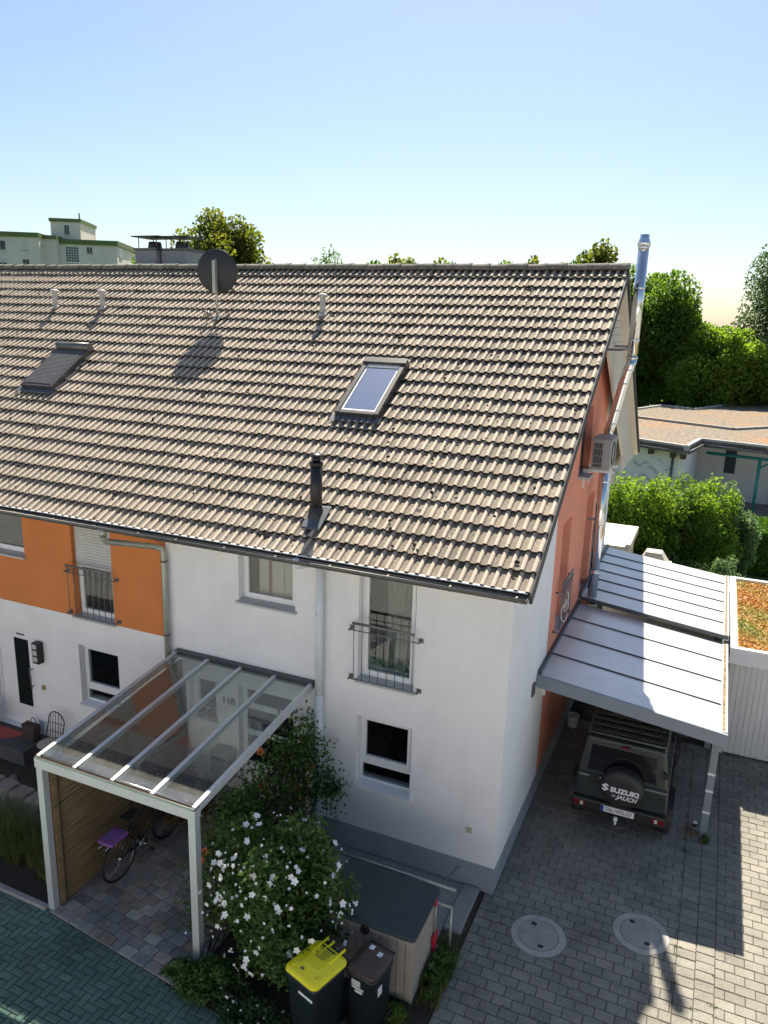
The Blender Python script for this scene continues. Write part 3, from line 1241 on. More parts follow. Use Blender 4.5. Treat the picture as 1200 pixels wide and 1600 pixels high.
# ---- gutters, downpipes, verge
for hs, x0, x1 in ((house, XQ, XV + .02), (house2, -18, XQ - .004)):
    q = MB()
    r_, yc, zc = .066, -.835, 4.978
    n = 10
    pf = [(yc + r_ * math.cos(math.pi + math.pi * i / n), zc + r_ * math.sin(math.pi + math.pi * i / n)) for i in range(n + 1)]
    pin = [(yc + (r_ - .006) * math.cos(math.pi + math.pi * i / n), zc + (r_ - .006) * math.sin(math.pi + math.pi * i / n)) for i in range(n, -1, -1)]
    q.prism(pf + pin, 'x', x0, x1)
    q.sm = [True] * len(q.sm)
    gt = q.build('gutter', ZINC, hs)
    g = MB()
    g.cyl((x0, yc - r_, zc + .006), (x1, yc - r_, zc + .006), .011, n=10)
    g.build('bead', ZINC, gt)
    x = x0 + .5
    while x < x1:
        g = MB()
        g.prism([(yc + (r_ + .004) * math.cos(math.pi + math.pi * i / n), zc + (r_ + .004) * math.sin(math.pi + math.pi * i / n)) for i in range(n + 1)], 'x', x, x + .025)
        g.build('gutter_bracket', ZINC, gt)
        x += .85
q = MB()
q.prism([(-.903, 4.978), (-.767, 4.978), (-.78, 4.925), (-.835, 4.91), (-.89, 4.925)], 'x', XV + .02, XV + .024)
q.build('gutter_end', ZINC, house)
q = MB()
q.tube([(-6.27, -.835, 4.93), (-6.27, -.835, 4.80), (-6.26, -.79, 4.735), (-6.20, -.68, 4.70), (-5.86, -.19, 4.555), (-5.78, -.10, 4.51), (-5.755, -.08, 4.42), (-5.75, -.08, 4.3), (-5.75, -.08, 0)], .05, 14)
q.cyl((-6.27, -.835, 4.95), (-6.27, -.835, 4.81), .075, .052)
dp = q.build('downpipe', ZINC_L, house2, fix=False)
for z in (4.28, 3.0, 1.5):
    g = MB()
    g.cyl((-5.75, -.08, z), (-5.75, -.08, z + .03), .057)
    g.build('clamp', ZINC, dp)
q = MB()
q.cyl((-2.88, -.085, 4.82), (-2.88, -.085, 2.55), .055, n=20)
q.cyl((-2.88, -.085, 2.6), (-2.88, -.085, 0), .063, n=20)
q.tube([(-2.88, -.80, 4.95), (-2.88, -.72, 4.86), (-2.88, -.16, 4.74), (-2.88, -.085, 4.62)], .055)
dp = q.build('downpipe', PIPE_W, house, fix=False)
for z in (3.9, 2.58, 1.2):
    g = MB()
    g.cyl((-2.88, -.085, z), (-2.88, -.085, z + .025), .067, n=20)
    g.build('clamp', PIPE_W, dp)


def rbox(q, x0, x1, s0, s1, h0, h1):
    return q.box(x0, x1, s0, s1, h0, h1, RP)


def rear(x, s, h):            # rear slope, s measured from the rear eave upwards
    return (x, 2 * YR - (YE + s * CT - h * ST), ZE + s * ST + h * CT)


SL = NR * G
q = MB()
rbox(q, XQ, XV + .01, .0, SL - .02, -.16, -.085)
q.box(XQ, XV + .01, .0, SL - .02, -.16, -.085, rear)
roof = q.build('roof', DECK, house, fix=False)
q = MB()
rbox(q, -18, XQ - .003, .0, SL - .02, -.16, -.085)
q.box(-18, XQ - .003, .0, SL - .02, -.16, -.085, rear)
roof2 = q.build('roof', DECK, house2, fix=False)
q = MB()
rbox(q, XV + .012, XV + .05, -.02, SL, -.22, -.045)
q.box(XV + .012, XV + .05, -.02, SL, -.12, -.045, rear)
q.build('verge_board', mat('verge_dark', (.06, .058, .055), .7), house, fix=False)
q = MB()
rbox(q, .0, XV + .01, .75 / CT, SL - .25, -.19, -.162)
q.box(.0, XV + .01, .0, SL - .25, -.19, -.162, rear)
q.build('verge_soffit', SIDING, house, fix=False)
q = MB()
q.box(XQ, XV, .0, SL - .02, -.05, .0, rear)
q.build('rear_tiling', RIDGE, house, fix=False)
# soffit under the eave
q = MB()
q.box(-18, XP - .004, YE, .02, 5.01, 5.025)
q.build('soffit', PVC, house2)
q = MB()
q.box(XP, XV, YE, .02, 5.01, 5.025)
q.build('soffit', PVC, house)

# ---- roof tiles: double-roll concrete tiles
RW = .0375
prof = []
for c in (.04, .19):
    prof += [(c - RW, -.036, 0), (c - RW * .62, -.010, .8), (c, 0, 1), (c + RW * .62, -.010, .8), (c + RW, -.036, 0)]
prof = [(0, -.036, 0)] + prof[:] + [(.30, -.036, 0)]
TL = .412
V, W_ = [], []
for yy, dz in ((0, 0), (TL, -.056)):
    for u, z, wv in prof:
        V.append((-u, yy, z + dz))
        W_.append(wv * .95 if wv else .12 * (yy == 0))
k = len(prof)
for yy, dz in ((0, 0), (.006, -.044)):          # butt edge, painted near-black to deepen the shade between rows
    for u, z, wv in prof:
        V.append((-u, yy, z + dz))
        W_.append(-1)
F = [(i, i + 1, i + k + 1, i + k)[::-1] for i in range(k - 1)] + [(i + 2 * k, i + 2 * k + 1, i + 3 * k + 1, i + 3 * k) for i in range(k - 1)]
TV, TF, TW = np.array(V, float) * RK, np.array(F), np.array(W_)
tm = bpy.data.meshes.new('tile')
tm.from_pydata([tuple(v) for v in TV], [], [tuple(f) for f in TF])
a = tm.attributes.new('wash_shade', 'FLOAT', 'POINT')
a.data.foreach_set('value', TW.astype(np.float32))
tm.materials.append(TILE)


def tile_roof(rf, cols):
    cs = []
    for j in cols:
        for i in range(NR):
            p = Vector(RP(XV + .0384 - .288 * j, i * G))
            cs.append(((p - CAM).length, p))
    cs.sort(key=lambda c: c[0])
    V, F, rnd, wsh = [], [], [], []
    o = 0
    Rx = np.array(Matrix.Rotation(TH, 3, 'X'))
    for n, (d, p) in enumerate(cs):
        e = (TH + random.gauss(0, .006), random.gauss(0, .006), random.gauss(0, .003))
        q_ = p + Vector((random.gauss(0, .002), random.gauss(0, .004), random.gauss(0, .0025)))
        if n < 300:
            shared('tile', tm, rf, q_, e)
        else:
            Rm = np.array(Matrix.Rotation(e[2], 3, 'Z') @ Matrix.Rotation(e[1], 3, 'Y') @ Matrix.Rotation(e[0], 3, 'X'))
            V.append(TV @ Rm.T + np.array(q_))
            F.append(TF + o)
            wsh.append(TW)
            o += len(TV)
            rnd += [random.random()] * len(TF)
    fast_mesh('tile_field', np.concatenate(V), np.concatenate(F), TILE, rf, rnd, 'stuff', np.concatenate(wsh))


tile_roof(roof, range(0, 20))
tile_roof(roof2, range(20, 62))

def moss(rf, n, xa, xb):
    q = MB()
    for _ in range(n):
        x, s_ = random.uniform(xa, xb), random.uniform(.2, SL - .3)
        if random.random() < .35:
            x = xa + (xb - xa) * random.random() ** .5
        c = Vector(RP(x, s_, -.028))
        r_ = random.uniform(.014, .034)
        o = len(q.v)
        ph = random.random() * 6
        for a in range(4):
            th_ = math.pi * .5 * a / 3
            for b in range(7):
                t = 2 * math.pi * b / 7
                k = r_ * (1 + .3 * math.sin(2 * t + ph))
                q.v.append(tuple(c + Vector((k * math.cos(th_) * math.cos(t), k * math.cos(th_) * math.sin(t) * CT, k * math.cos(th_) * math.sin(t) * ST + r_ * .9 * math.sin(th_)))))
        for a in range(3):
            for b in range(7):
                q.f.append((o + a * 7 + b, o + a * 7 + (b + 1) % 7, o + a * 7 + 7 + (b + 1) % 7, o + a * 7 + 7 + b))
                q.sm.append(True)
    q.build('moss_tuft', MOSS, rf, fix=False, kind='stuff')


MOSS = mat('roof_moss', (.022, .018, .012), .95, .3, 20)
moss(roof, 150, XQ, XV)
moss(roof2, 70, -12, XQ)

# ridge tiles
def ridge_mesh():
    q = MB()
    n = 8
    L_ = .43
    for (x, sc) in ((0, 1.0), (-.06, 1.0), (-.06, .93), (-L_, .86)):
        for i in range(n + 1):
            t = math.pi * (i / n) * 1.1 - math.pi * .05
            q.v.append((x, .125 * sc * math.cos(t), .125 * sc * math.sin(t) * .85))
    for r_ in range(3):
        for i in range(n):
            q.f.append((r_ * (n + 1) + i, r_ * (n + 1) + i + 1, (r_ + 1) * (n + 1) + i + 1, (r_ + 1) * (n + 1) + i))
            q.sm.append(True)
    q.f.append(tuple(range(n + 1)))
    q.sm.append(False)
    me = bpy.data.meshes.new('ridge_tile')
    me.from_pydata(q.v, [], q.f)
    me.polygons.foreach_set('use_smooth', q.sm)
    me.materials.append(RIDGE)
    return me


rm = ridge_mesh()
x = XV + .05
while x > -17.5:
    shared('ridge_tile', rm, roof if x > XQ else roof2, (x, YR, ZR - .045 + random.gauss(0, .004)), (random.gauss(0, .02), random.gauss(0, .012), random.gauss(0, .012)))
    x -= .372

# ---- roof windows
def roof_window(hs, x0, x1, s0, s1, closed=False):
    q = MB()
    f = .075
    rbox(q, x0, x0 + f, s0, s1, -.06, .085)
    rbox(q, x1 - f, x1, s0, s1, -.06, .085)
    rbox(q, x0 + f, x1 - f, s0, s0 + f, -.06, .075)
    rbox(q, x0 - .01, x1 + .01, s1 - .12, s1 + .02, -.06, .115)
    rw = q.build('roof_window', mat('roof_window_frame', (.075, .073, .07), .45, metal=.4) if 'roof_window_frame' not in bpy.data.materials else bpy.data.materials['roof_window_frame'], hs, bevel=.006)
    if closed:
        q = MB()
        s = s0 + f
        while s < s1 - .12:
            rbox(q, x0 + f, x1 - f, s, s + .03, .05, .088)
            rbox(q, x0 + f, x1 - f, s + .03, s + .042, .05, .076)
            s += .042
        q.build('shutter', ZINC, rw, fix=False)
        q = MB()
        q.cyl(RP(x0 - .012, s1 - .05, .10), RP(x1 + .012, s1 - .05, .10), .085, n=18)
        q.build('shutter_box', ZINC, rw)
    else:
        q = MB()
        rbox(q, x0 + f, x1 - f, s0 + f, s1 - .12, .030, .042)
        q.build('pane', ROOFG, rw, fix=False)
        q = MB()
        for a, b, c, d in ((x0 + f, x0 + f + .035, s0 + f, s1 - .12), (x1 - f - .035, x1 - f, s0 + f, s1 - .12), (x0 + f + .035, x1 - f - .035, s0 + f, s0 + f + .045), (x0 + f + .035, x1 - f - .035, s1 - .165, s1 - .12)):
            rbox(q, a, b, c, d, .02, .058)
        q.build('sash', PVC, rw, fix=False)
        q = MB()
        rbox(q, x0 + .05, x1 - .05, s0 + .05, s1 - .06, -.055, -.04)
        q.build('blind', mat('blind_dark', (.10, .12, .15), .9), rw, fix=False)
    # corrugated flashing apron
    q = MB()
    n = 48
    vs_ = []
    for i in range(n + 1):
        xx = x0 - .06 + (x1 - x0 + .12) * i / n
        hh = .012 + .014 * math.sin(i * 2 * math.pi / 6)
        vs_ += [RP(xx, s0 + .01, hh), RP(xx, s0 - .14, hh - .0)]
    q.add(vs_, [(2 * i, 2 * i + 2, 2 * i + 3, 2 * i + 1) for i in range(n)], True)
    q.build('flashing', LEAD, rw, fix=False)
    return rw


roof_window(house, kx(-3.80), kx(-2.99), 3.02 * RK, 4.52 * RK)
roof_window(house2, kx(-11.13), kx(-10.26), 3.06 * RK, 4.45 * RK, True)


# ---- vents, black flue, dish, stack
def vent(hs, x, s):
    p = Vector(RP(x, s, -.05))
    q = MB()
    q.lathe([(.055, -.02), (.055, .37), (.06, .38)], p, 16)
    q.cyl(p + Vector((0, 0, -.05)), p + Vector((0, 0, .1)), .075, .057, 16)
    v = q.build('roof_vent', mat('vent_grey', (.42, .42, .41), .7, .15, 8) if 'vent_grey' not in bpy.data.materials else bpy.data.materials['vent_grey'], hs)
    g = MB()
    g.lathe([(.001, .455), (.05, .45), (.095, .42), (.10, .405), (.095, .39), (.055, .395)], p, 18)
    g.build('cap', bpy.data.materials['vent_grey'], v)
    g = MB()
    rbox(g, x - .085, x + .085, s - .08, s + .12, -.05, .004)
    g.build('flashing', RIDGE, v, bevel=.01)


vent(house, kx(-5.41), 6.0 * RK)
vent(house2, kx(-12.63), 6.0 * RK)
vent(house2, kx(-11.19), 6.02 * RK)

p = Vector(RP(kx(-3.15), .78 * RK, -.04))
q = MB()
q.cyl(p, p + Vector((0, 0, .78)), .085, n=24)
q.cyl(p + Vector((0, 0, .73)), p + Vector((0, 0, .79)), .098, n=24)
q.cyl(p + Vector((0, 0, .79)), p + Vector((0, 0, .86)), .058, n=20)
fl_ = q.build('flue_pipe', FLUE_B, house)
g = MB()
g.lathe([(.001, .91), (.05, .905), (.10, .875), (.10, .868), (.05, .868)], p, 20)
g.build('cap', FLUE_B, fl_)
g = MB()
g.lathe([(.125, -.07), (.115, .02), (.092, .13), (.086, .14)], p, 24)
g.build('collar', FLUE_B, fl_)
g = MB()
rbox(g, kx(-3.15) - .12, kx(-3.15) + .19, .46, .92, -.03, .006)
g.build('flashing', LEAD, fl_, bevel=.02)

base = Vector(RP(kx(-7.84), 5.78 * RK, -.02))
sd = thing('satellite_dish', 'dark grey satellite dish on a pole near the roof ridge', 'satellite dish', base)
q = MB()
q.tube([base, base + Vector((0, 0, .5)), base + Vector((0, -.0, 1.18))], .024, 12)
q.build('mast', ZINC_L, sd)
q = MB()
ctr = base + Vector((-.02, .07, .93))
ax = Vector((.22, -.95, -.10)).normalized()      # back of the dish looks at the viewer, bowl looks south
pr = []
for i in range(13):
    r_ = .43 * i / 12
    pr.append((max(r_, .001), .085 * (1 - (r_ / .43) ** 2)))
q.lathe(pr + [(.435, -.004), (.43, -.012)] + [(max(.43 * i / 12, .001), .085 * (1 - (i / 12) ** 2) - .012) for i in range(12, -1, -1)], ctr, 40, ax)
q.build('reflector', DISH, sd, fix=True)
q = MB()
q.box(-.035, .035, -.06, .03, -.22, .42)
q.xf(Matrix.Translation(base + Vector((0, -.035, .72))))
q.build('bracket', ZINC_L, sd, bevel=.006)
q = MB()
q.tube([ctr + Vector((0, 0, -.40)), ctr + Vector((.09, .45, -.36))], .012)
q.cyl(ctr + Vector((.09, .45, -.36)), ctr + Vector((.07, .36, -.30)), .03)
q.build('feed_arm', ZINC, sd)
q = MB()
b2 = Vector(RP(kx(-8.02), 5.72 * RK, .01))
q.cyl(b2, b2 + Vector((0, 0, .16)), .012)
for i in range(3):
    q.tube([b2 + Vector((-.12 + .05 * i, 0, .02)), b2 + Vector((-.06 + .03 * i, -.03, .17)), b2 + Vector((.08, 0, .05 + .03 * i))], .011, 7)
q.build('cable_clamp', ZINC, sd, fix=False)
q = MB()
rbox(q, kx(-7.93), kx(-7.76), 5.46, 5.64, -.02, .012)
q.build('flashing', LEAD, sd, bevel=.01)

# clad chimney stacks behind the ridge
for i, (xa, xb, yy) in enumerate(((-12.75, -12.05, 7.6), (-12.0, -11.2, 7.75))):
    ct = thing('chimney_stack', ('slate clad chimney stack with flat rain cover, the left of the pair behind the ridge', 'slate clad chimney stack with flat rain cover, the right of the pair behind the ridge')[i], 'chimney', ((xa + xb) / 2, yy + .4, 7.5), group='chimney stacks behind the ridge')
    SLATE = bpy.data.materials.get('slate_cladding') or mat('slate_cladding', (.34, .335, .33), .6, .1, 4)
    for k in range(8):
        q = MB()
        q.box(xa + .004 * (k % 2), xb - .004 * (k % 2), yy, yy + .8, 7.5 + k * .29, 7.5 + k * .29 + .283)
        q.build('cladding_panel', SLATE, ct)
    q = MB()
    q.box(xa - .03, xb + .03, yy - .03, yy + .83, 9.82, 9.87)
    q.build('crown', ZINC, ct)
    cx_, cy_ = (xa + xb) / 2, yy + .4
    q = MB()
    q.lathe([(.20, 9.87), (.16, 10.06), (.12, 10.06)], (cx_, cy_, 0), 20)
    q.build('chimney_pot', ZINC, ct)
    for sx in (-1, 1):
        for sy in (-1, 1):
            g = MB()
            g.cyl((cx_ + sx * .3, cy_ + sy * .3, 9.86), (cx_ + sx * .3, cy_ + sy * .3, 10.16), .012, n=8)
            g.build('cover_leg', ZINC, ct)
    q = MB()
    q.box(cx_ - .46, cx_ + .46, cy_ - .42, cy_ + .42, 10.16, 10.185)
    q.build('rain_cover', mat('cover_brown', (.05, .03, .04), .5) if 'cover_brown' not in bpy.data.materials else bpy.data.materials['cover_brown'], ct)

# ---- gable siding: boards one over the other
for k in range(33):
    z0_ = 4.80 + k * .135
    z1_ = z0_ + .128

    def ya_(z):
        if z > 7.78:
            return YE + (z - ZE) / ST * CT + .2
        return min(5.2 + (7.75 - z) / 2.2 * 3.55, 9.4)
    yb_ = lambda z: 2 * YR - (YE + (z - ZE) / ST * CT) - .2
    if yb_(z1_) - ya_(z1_) < .1:
        continue
    q = MB()
    q.add([(.0025, ya_(z0_), z0_), (.0025, yb_(z0_), z0_), (.0025, yb_(z1_), z1_), (.0025, ya_(z1_), z1_), (.036, ya_(z0_), z0_), (.036, yb_(z0_), z0_), (.022, yb_(z1_), z1_), (.022, ya_(z1_), z1_)],
          [(0, 3, 2, 1), (4, 5, 6, 7), (0, 1, 5, 4), (2, 3, 7, 6), (1, 2, 6, 5), (0, 4, 7, 3)])
    q.v = [(x + .17, y, z) for x, y, z in q.v]
    q.build('siding_board', SIDING, house)
q = MB()
q.prism([(5.10, 7.86), (5.28, 7.86), (9.48, 5.22), (9.48, 4.79), (9.36, 4.79), (9.36, 5.16), (5.10, 7.74)], 'x', .165, .215)
q.build('siding_trim', SIDING, house)
q = MB()
q.box(-.10, .0, 9.203, 12.4, 4.80, 5.0)
q.add([(-.02, 9.203, 4.8), (-.02, 12.4, 4.8), (-.02, 12.4, 5.02), (-.02, 9.203, zg(9.203) - .05)], [(0, 1, 2, 3)])
q.build('gable_backing', SIDING, house, fix=False)
q = MB()
q.box(-.09, .03, 9.5, 9.62, 4.45, 4.80)
q.build('bracket', SIDING, house, bevel=.004)


# ================================================================== FLUE, AC, CARPORT, GARAGE
FY = 5.95
fx0, fx1 = .245, .54
ft = thing('steel_flue', 'tall polished steel flue pipe climbing the terracotta gable wall', 'flue pipe', (fx0, FY, 2.62))
q = MB()
r_ = .098
q.cyl((fx0, FY, 2.62), (fx0, FY, 6.15), r_, n=28)
q.build('lower_pipe', STEEL, ft, fix=False)
q = MB()
q.tube([(fx0, FY, 6.15), (fx0 + .02, FY, 6.27), (fx0 + .06, FY, 6.40), (fx1 - .06, FY, 7.35), (fx1 - .02, FY, 7.48), (fx1, FY, 7.60)], r_, 28)
q.build('offset_pipe', STEEL, ft, fix=False)
q = MB()
q.cyl((fx1, FY, 7.60), (fx1, FY, 9.66), r_, n=28)
q.build('upper_pipe', STEEL, ft, fix=False)
q = MB()
q.lathe([(r_, 9.64), (.115, 9.645), (.115, 9.70), (.085, 9.78), (.085, 9.84), (.07, 9.84), (.07, 9.69)], (fx1, FY, 0), 28)
q.build('flue_cap', STEEL, ft)
for x, z in ((fx0, 3.3), (fx0, 4.3), (fx0, 5.2), (fx0, 6.08), (fx1, 7.62), (fx1, 7.95), (fx1, 8.9), (fx1, 9.62)):
    g = MB()
    g.lathe([(r_, -.02), (r_ + .012, -.015), (r_ + .006, 0), (r_ + .012, .015), (r_, .02)], (x, FY, z), 28)
    g.build('clamp_ring', STEEL, ft)
for k in range(5):
    t = k / 4
    g = MB()
    c = Vector((fx0 + .05, FY, 6.36)).lerp(Vector((fx1 - .05, FY, 7.40)), t)
    if k in (0, 1, 3, 4):
        g.lathe([(r_, -.018), (r_ + .011, -.012), (r_ + .011, .012), (r_, .018)], c, 28, (fx1 - fx0 - .12, 0, .95))
        g.build('elbow_ring', STEEL, ft)
for x, z in ((fx0, 6.0), (fx1, 7.83), (fx0, 4.4)):
    g = MB()
    g.box(.002, x - .05, FY - .03, FY + .03, z - .02, z + .02)
    g.build('wall_bracket', RAIL, ft)
g = MB()
g.box(.22, fx1 - .06, 4.6, 4.64, 7.78, 7.82)
g.tube([(fx1 - .05, 4.62, 7.80), (fx1 - .02, FY - .08, 7.80)], .018)
g.build('stay_bar', ZINC, ft, fix=False)

# air conditioner on its console
ac = thing('air_conditioner', 'grey outdoor air conditioner unit on wall brackets beside the steel flue', 'air conditioner', (.3, 5.1, 5.6))
q = MB()
q.box(.14, .47, 4.78, 5.58, 5.62, 6.17)
q.build('housing', ACM, ac, bevel=.015)
q = MB()
q.box(.165, .325, 4.772, 4.779, 5.67, 6.12)
gl_ = q.build('coil_grille', BLACK, ac)
for k in range(6):
    g = MB()
    g.box(.17 + k * .029, .176 + k * .029, 4.764, 4.7715, 5.67, 6.12)
    g.build('grille_bar', ACM, gl_)
for k in range(3):
    g = MB()
    g.box(.165, .325, 4.757, 4.7635, 5.74 + k * .14, 5.748 + k * .14)
    g.build('grille_bar', ACM, gl_)
q = MB()
q.box(.12, .49, 4.76, 5.60, 6.171, 6.19)
q.build('top_cover', ACM, ac, bevel=.006)
q = MB()
q.lathe([(.22, 0), (.22, .012), (.19, .012)], (.471, 5.13, 5.9), 28, (1, 0, 0))
q.build('fan_ring', BLACK, ac)
for y in (4.85, 5.5):
    g = MB()
    g.box(.003, .55, y - .02, y + .02, 5.57, 5.61)
    g.box(.003, .04, y - .02, y + .02, 5.25, 5.57)
    g.build('console', PVC, ac)
g = MB()
g.box(.0, .20, 4.3, 4.78, 5.50, 5.55)
g.build('shelf', SILL, ac)
g = MB()
g.tube([(.02, 7.0, 3.0), (.03, 6.98, 3.9), (.03, 6.98, 4.0)], .03)
g.box(.003, .13, 6.93, 7.05, 3.0, 3.35)
tag(g.build('wall_pipe', PVC, None), 'short white capped pipe on the gable beside the flue base', 'pipe')


# carport: two sheet-metal roofs on posts
cp = thing('carport', 'grey steel carport with flat zinc sheet roofs between house and garage', 'carport', (1.45, 5.8, 0))


def cp_roof(name, y0, y1, zl, zr, n):
    f = lambda x: zl + (zr - zl) * x / 2.86
    q = MB()
    q.box(.02, 2.80, y0, y1, 0, .03, lambda x, y, z: (x, y, f(x) + z - .03))
    rf = q.build(name, CPZ, cp)
    for i in range(1, n):
        y = y0 + (y1 - y0) * i / n
        g = MB()
        g.box(.03, 2.79, y - .010, y + .010, 0, .022, lambda x, y_, z: (x, y_, f(x) + z + .001))
        g.build('seam', SEAM, rf)
    for i in range(n):
        g = MB()
        ya, yb = y0 + (y1 - y0) * i / n + .012, y0 + (y1 - y0) * (i + 1) / n - .012
        ns = 8
        vs_ = []
        for k in range(ns + 1):
            x = .03 + 2.76 * k / ns
            for y in (ya, (ya + yb) / 2, yb):
                vs_.append((x, y, f(x) + .004 + (random.uniform(0, .005) if abs(y - (ya + yb) / 2) < .01 else 0)))
        g.add(vs_, [(3 * k + j, 3 * k + 3 + j, 3 * k + 4 + j, 3 * k + 1 + j) for k in range(ns) for j in (0, 1)], True)
        g.build('sheet', CPZ, rf, fix=False)
    g = MB()
    g.box(2.80, 2.89, y0, y1, f(2.8) - .10, f(2.8) + .02)
    gt = g.build('eaves_gutter', PVC, rf)
    g = MB()
    g.box(2.812, 2.862, y0 + .02, y1 - .02, f(2.8) + .0205, f(2.8) + .023)
    g.build('gutter_channel', mat('gutter_dirt', (.30, .22, .13), .95, .5, 12, col2=(.05, .04, .03)) if 'gutter_dirt' not in bpy.data.materials else bpy.data.materials['gutter_dirt'], rf)
    g = MB()
    g.box(.003, .06, y0, y1, zl - .03, zl + .07)
    g.build('wall_flashing', ALU_D, rf)
    return rf


cp_roof('front_roof', 2.05, 5.72, 2.66, 2.33, 4)
cp_roof('rear_roof', 5.76, 9.75, 2.80, 2.47, 6)
q = MB()
q.box(.01, 2.90, 1.985, 2.05, -.20, .012, lambda x, y, z: (x, y, 2.66 - .33 * x / 2.86 + z))
q.build('front_fascia', CPF, cp, bevel=.004)
q = MB()
q.box(.01, 2.88, 5.722, 5.757, -.06, .012, lambda x, y, z: (x, y, 2.80 - .33 * x / 2.86 + z))
q.build('step_trim', ALU_D, cp)
q = MB()
q.box(2.70, 2.798, 2.05, 9.7, 2.10, 2.29)
q.build('side_beam', CPF, cp)
for i, y in enumerate((2.87, 5.9, 9.5)):
    q = MB()
    q.box(2.745, 2.855, y - .055, y + .055, 0, 2.11)
    po = q.build('post', CPF, cp, bevel=.004)
    if i == 0:
        for z in (.46, .86, 1.17):
            g = MB()
            g.box(2.741, 2.859, y - .059, y + .059, z - .02, z + .02)
            g.build('reflective_band', STICK, po)
for y in (2.35, 3.6, 4.9, 7.0, 8.4):
    q = MB()
    q.box(.03, 2.70, y - .04, y + .04, -.14, -.031, lambda x, y_, z: (x, y_, (2.66 if y < 5.7 else 2.80) - .33 * x / 2.86 + z))
    q.build('rafter', CPF, cp)
q = MB()
q.prism([(2.40, 2.5), (2.40, 2.40), (2.55, 2.05), (2.62, 2.05), (2.62, 2.5)], 'x', .003, .06)
q.build('wall_corbel', PVC, cp)

# white partition at the end of the carport
q = MB()
q.box(.05, 2.9, 9.86, 9.98, 0, 2.1)
tag(q.build('partition_wall', mat('beige_partition', (.55, .5, .44), .85), None), 'beige partition wall closing the far end of the carport', 'wall')

# garage with ribbed door and planted roof
gg = thing('garage', 'white garage with ribbed door and planted flat roof right of the carport', 'garage', (4.6, 8, 0))
q = MB()
q.box(2.98, 6.3, 5.98, 10.2, 0, 2.05)
q.build('wall', GARW, gg)
q = MB()
q.box(2.94, 6.4, 5.55, 5.66, 2.02, 2.34)
q.box(2.94, 3.06, 5.66, 10.3, 2.02, 2.34)
q.box(6.28, 6.4, 5.66, 10.3, 2.02, 2.34)
q.box(3.06, 6.28, 10.18, 10.3, 2.02, 2.34)
q.build('roof_edge', PVC, gg)
q = MB()
q.box(3.06, 6.28, 5.66, 10.18, 2.06, 2.27)
q.build('roof', SEDUM, gg)
n = 15000
P = np.stack([rng.uniform(3.09, 6.25, n), rng.uniform(5.7, 10.15, n), 2.275 + rng.exponential(.018, n)], 1)
nz = np.sin(P[:, 0] * 2.1 + 1.3) * np.cos(P[:, 1] * 1.7 + .4) + .6 * np.sin(P[:, 0] * 5.1 + P[:, 1] * 4.3) + .3 * rng.normal(size=n)
P[:, 2] += np.clip(nz, 0, 2) * .02
V, F = leaf_quads(P, .05, (0, 0, 1.2), .7)
fast_mesh('sedum', V, F, LF_SEDUM, gg, np.clip(.45 + .42 * nz, 0, 1), 'stuff')
q = MB()
x = 3.08
while x < 5.9:
    q = MB()
    q.box(x, x + .085, 5.80, 5.84, .03, 2.02)
    q.box(x + .085, x + .10, 5.815, 5.84, .03, 2.02)
    q.build('door_rib', GARD, gg)
    x += .10
q = MB()
q.box(2.98, 3.075, 5.79, 5.98, 0, 2.05)
q.box(3.0, 6.3, 5.70, 5.95, 1.99, 2.02)
q.build('door_frame', GARW, gg)

# ================================================================== PORCH CANOPY
xl, xr, yf, zf, zr = -5.60, -3.0, -2.99, 2.40, 2.745
pc = thing('porch_canopy', 'glass roofed aluminium porch canopy on two front posts', 'canopy', ((xl + xr) / 2, -1.5, 0))
zc = lambda y: zr + (zf - zr) * (y / yf)
for x in (xl, xr - .105):
    q = MB()
    q.box(x, x + .105, yf, yf + .105, 0, zf - .15)
    q.build('post', ALU, pc, bevel=.004)
q = MB()
q.box(xl - .01, xr + .01, yf - .012, yf + .11, zf - .15, zf - .02)
q.build('front_beam', ALU, pc, bevel=.005)
q = MB()
q.box(xl - .005, xr + .005, yf + .012, yf + .10, zf - .0195, zf - .006)
q.build('gutter_channel', mat('gutter_inner', (.13, .10, .07), .6), pc)
q = MB()
q.box(xl + .0, xr, yf - .008, yf + .012, zf - .019, zf + .012)
q.cyl((xl, yf + .06, zf + .016), (xr, yf + .06, zf + .016), .012, n=10)
q.build('front_lip', CHROME, pc)
q = MB()
q.box(xl, xr, -.09, -.003, zr - .08, zr + .035)
q.build('wall_profile', ALU_D, pc, bevel=.004)
for i in range(5):
    x = xl + .028 + (xr - xl - .056) * i / 4
    wd = .028
    dp_ = .10 if i in (0, 4) else .065
    q = MB()
    q.box(x - wd, x + wd, yf + .02, -.06, -dp_, .02, lambda a, b, c: (a, b, zc(b) + c))
    q.build('rafter', ALU, pc, bevel=.004)
    if i < 4:
        x2 = xl + .028 + (xr - xl - .056) * (i + 1) / 4
        g = MB()
        g.box(x + wd + .001, x2 - wd - .001, yf + .07, -.08, -.004, .004, lambda a, b, c: (a, b, zc(b) + c))
        g.build('glass_pane', PORCHG, pc, fix=False)

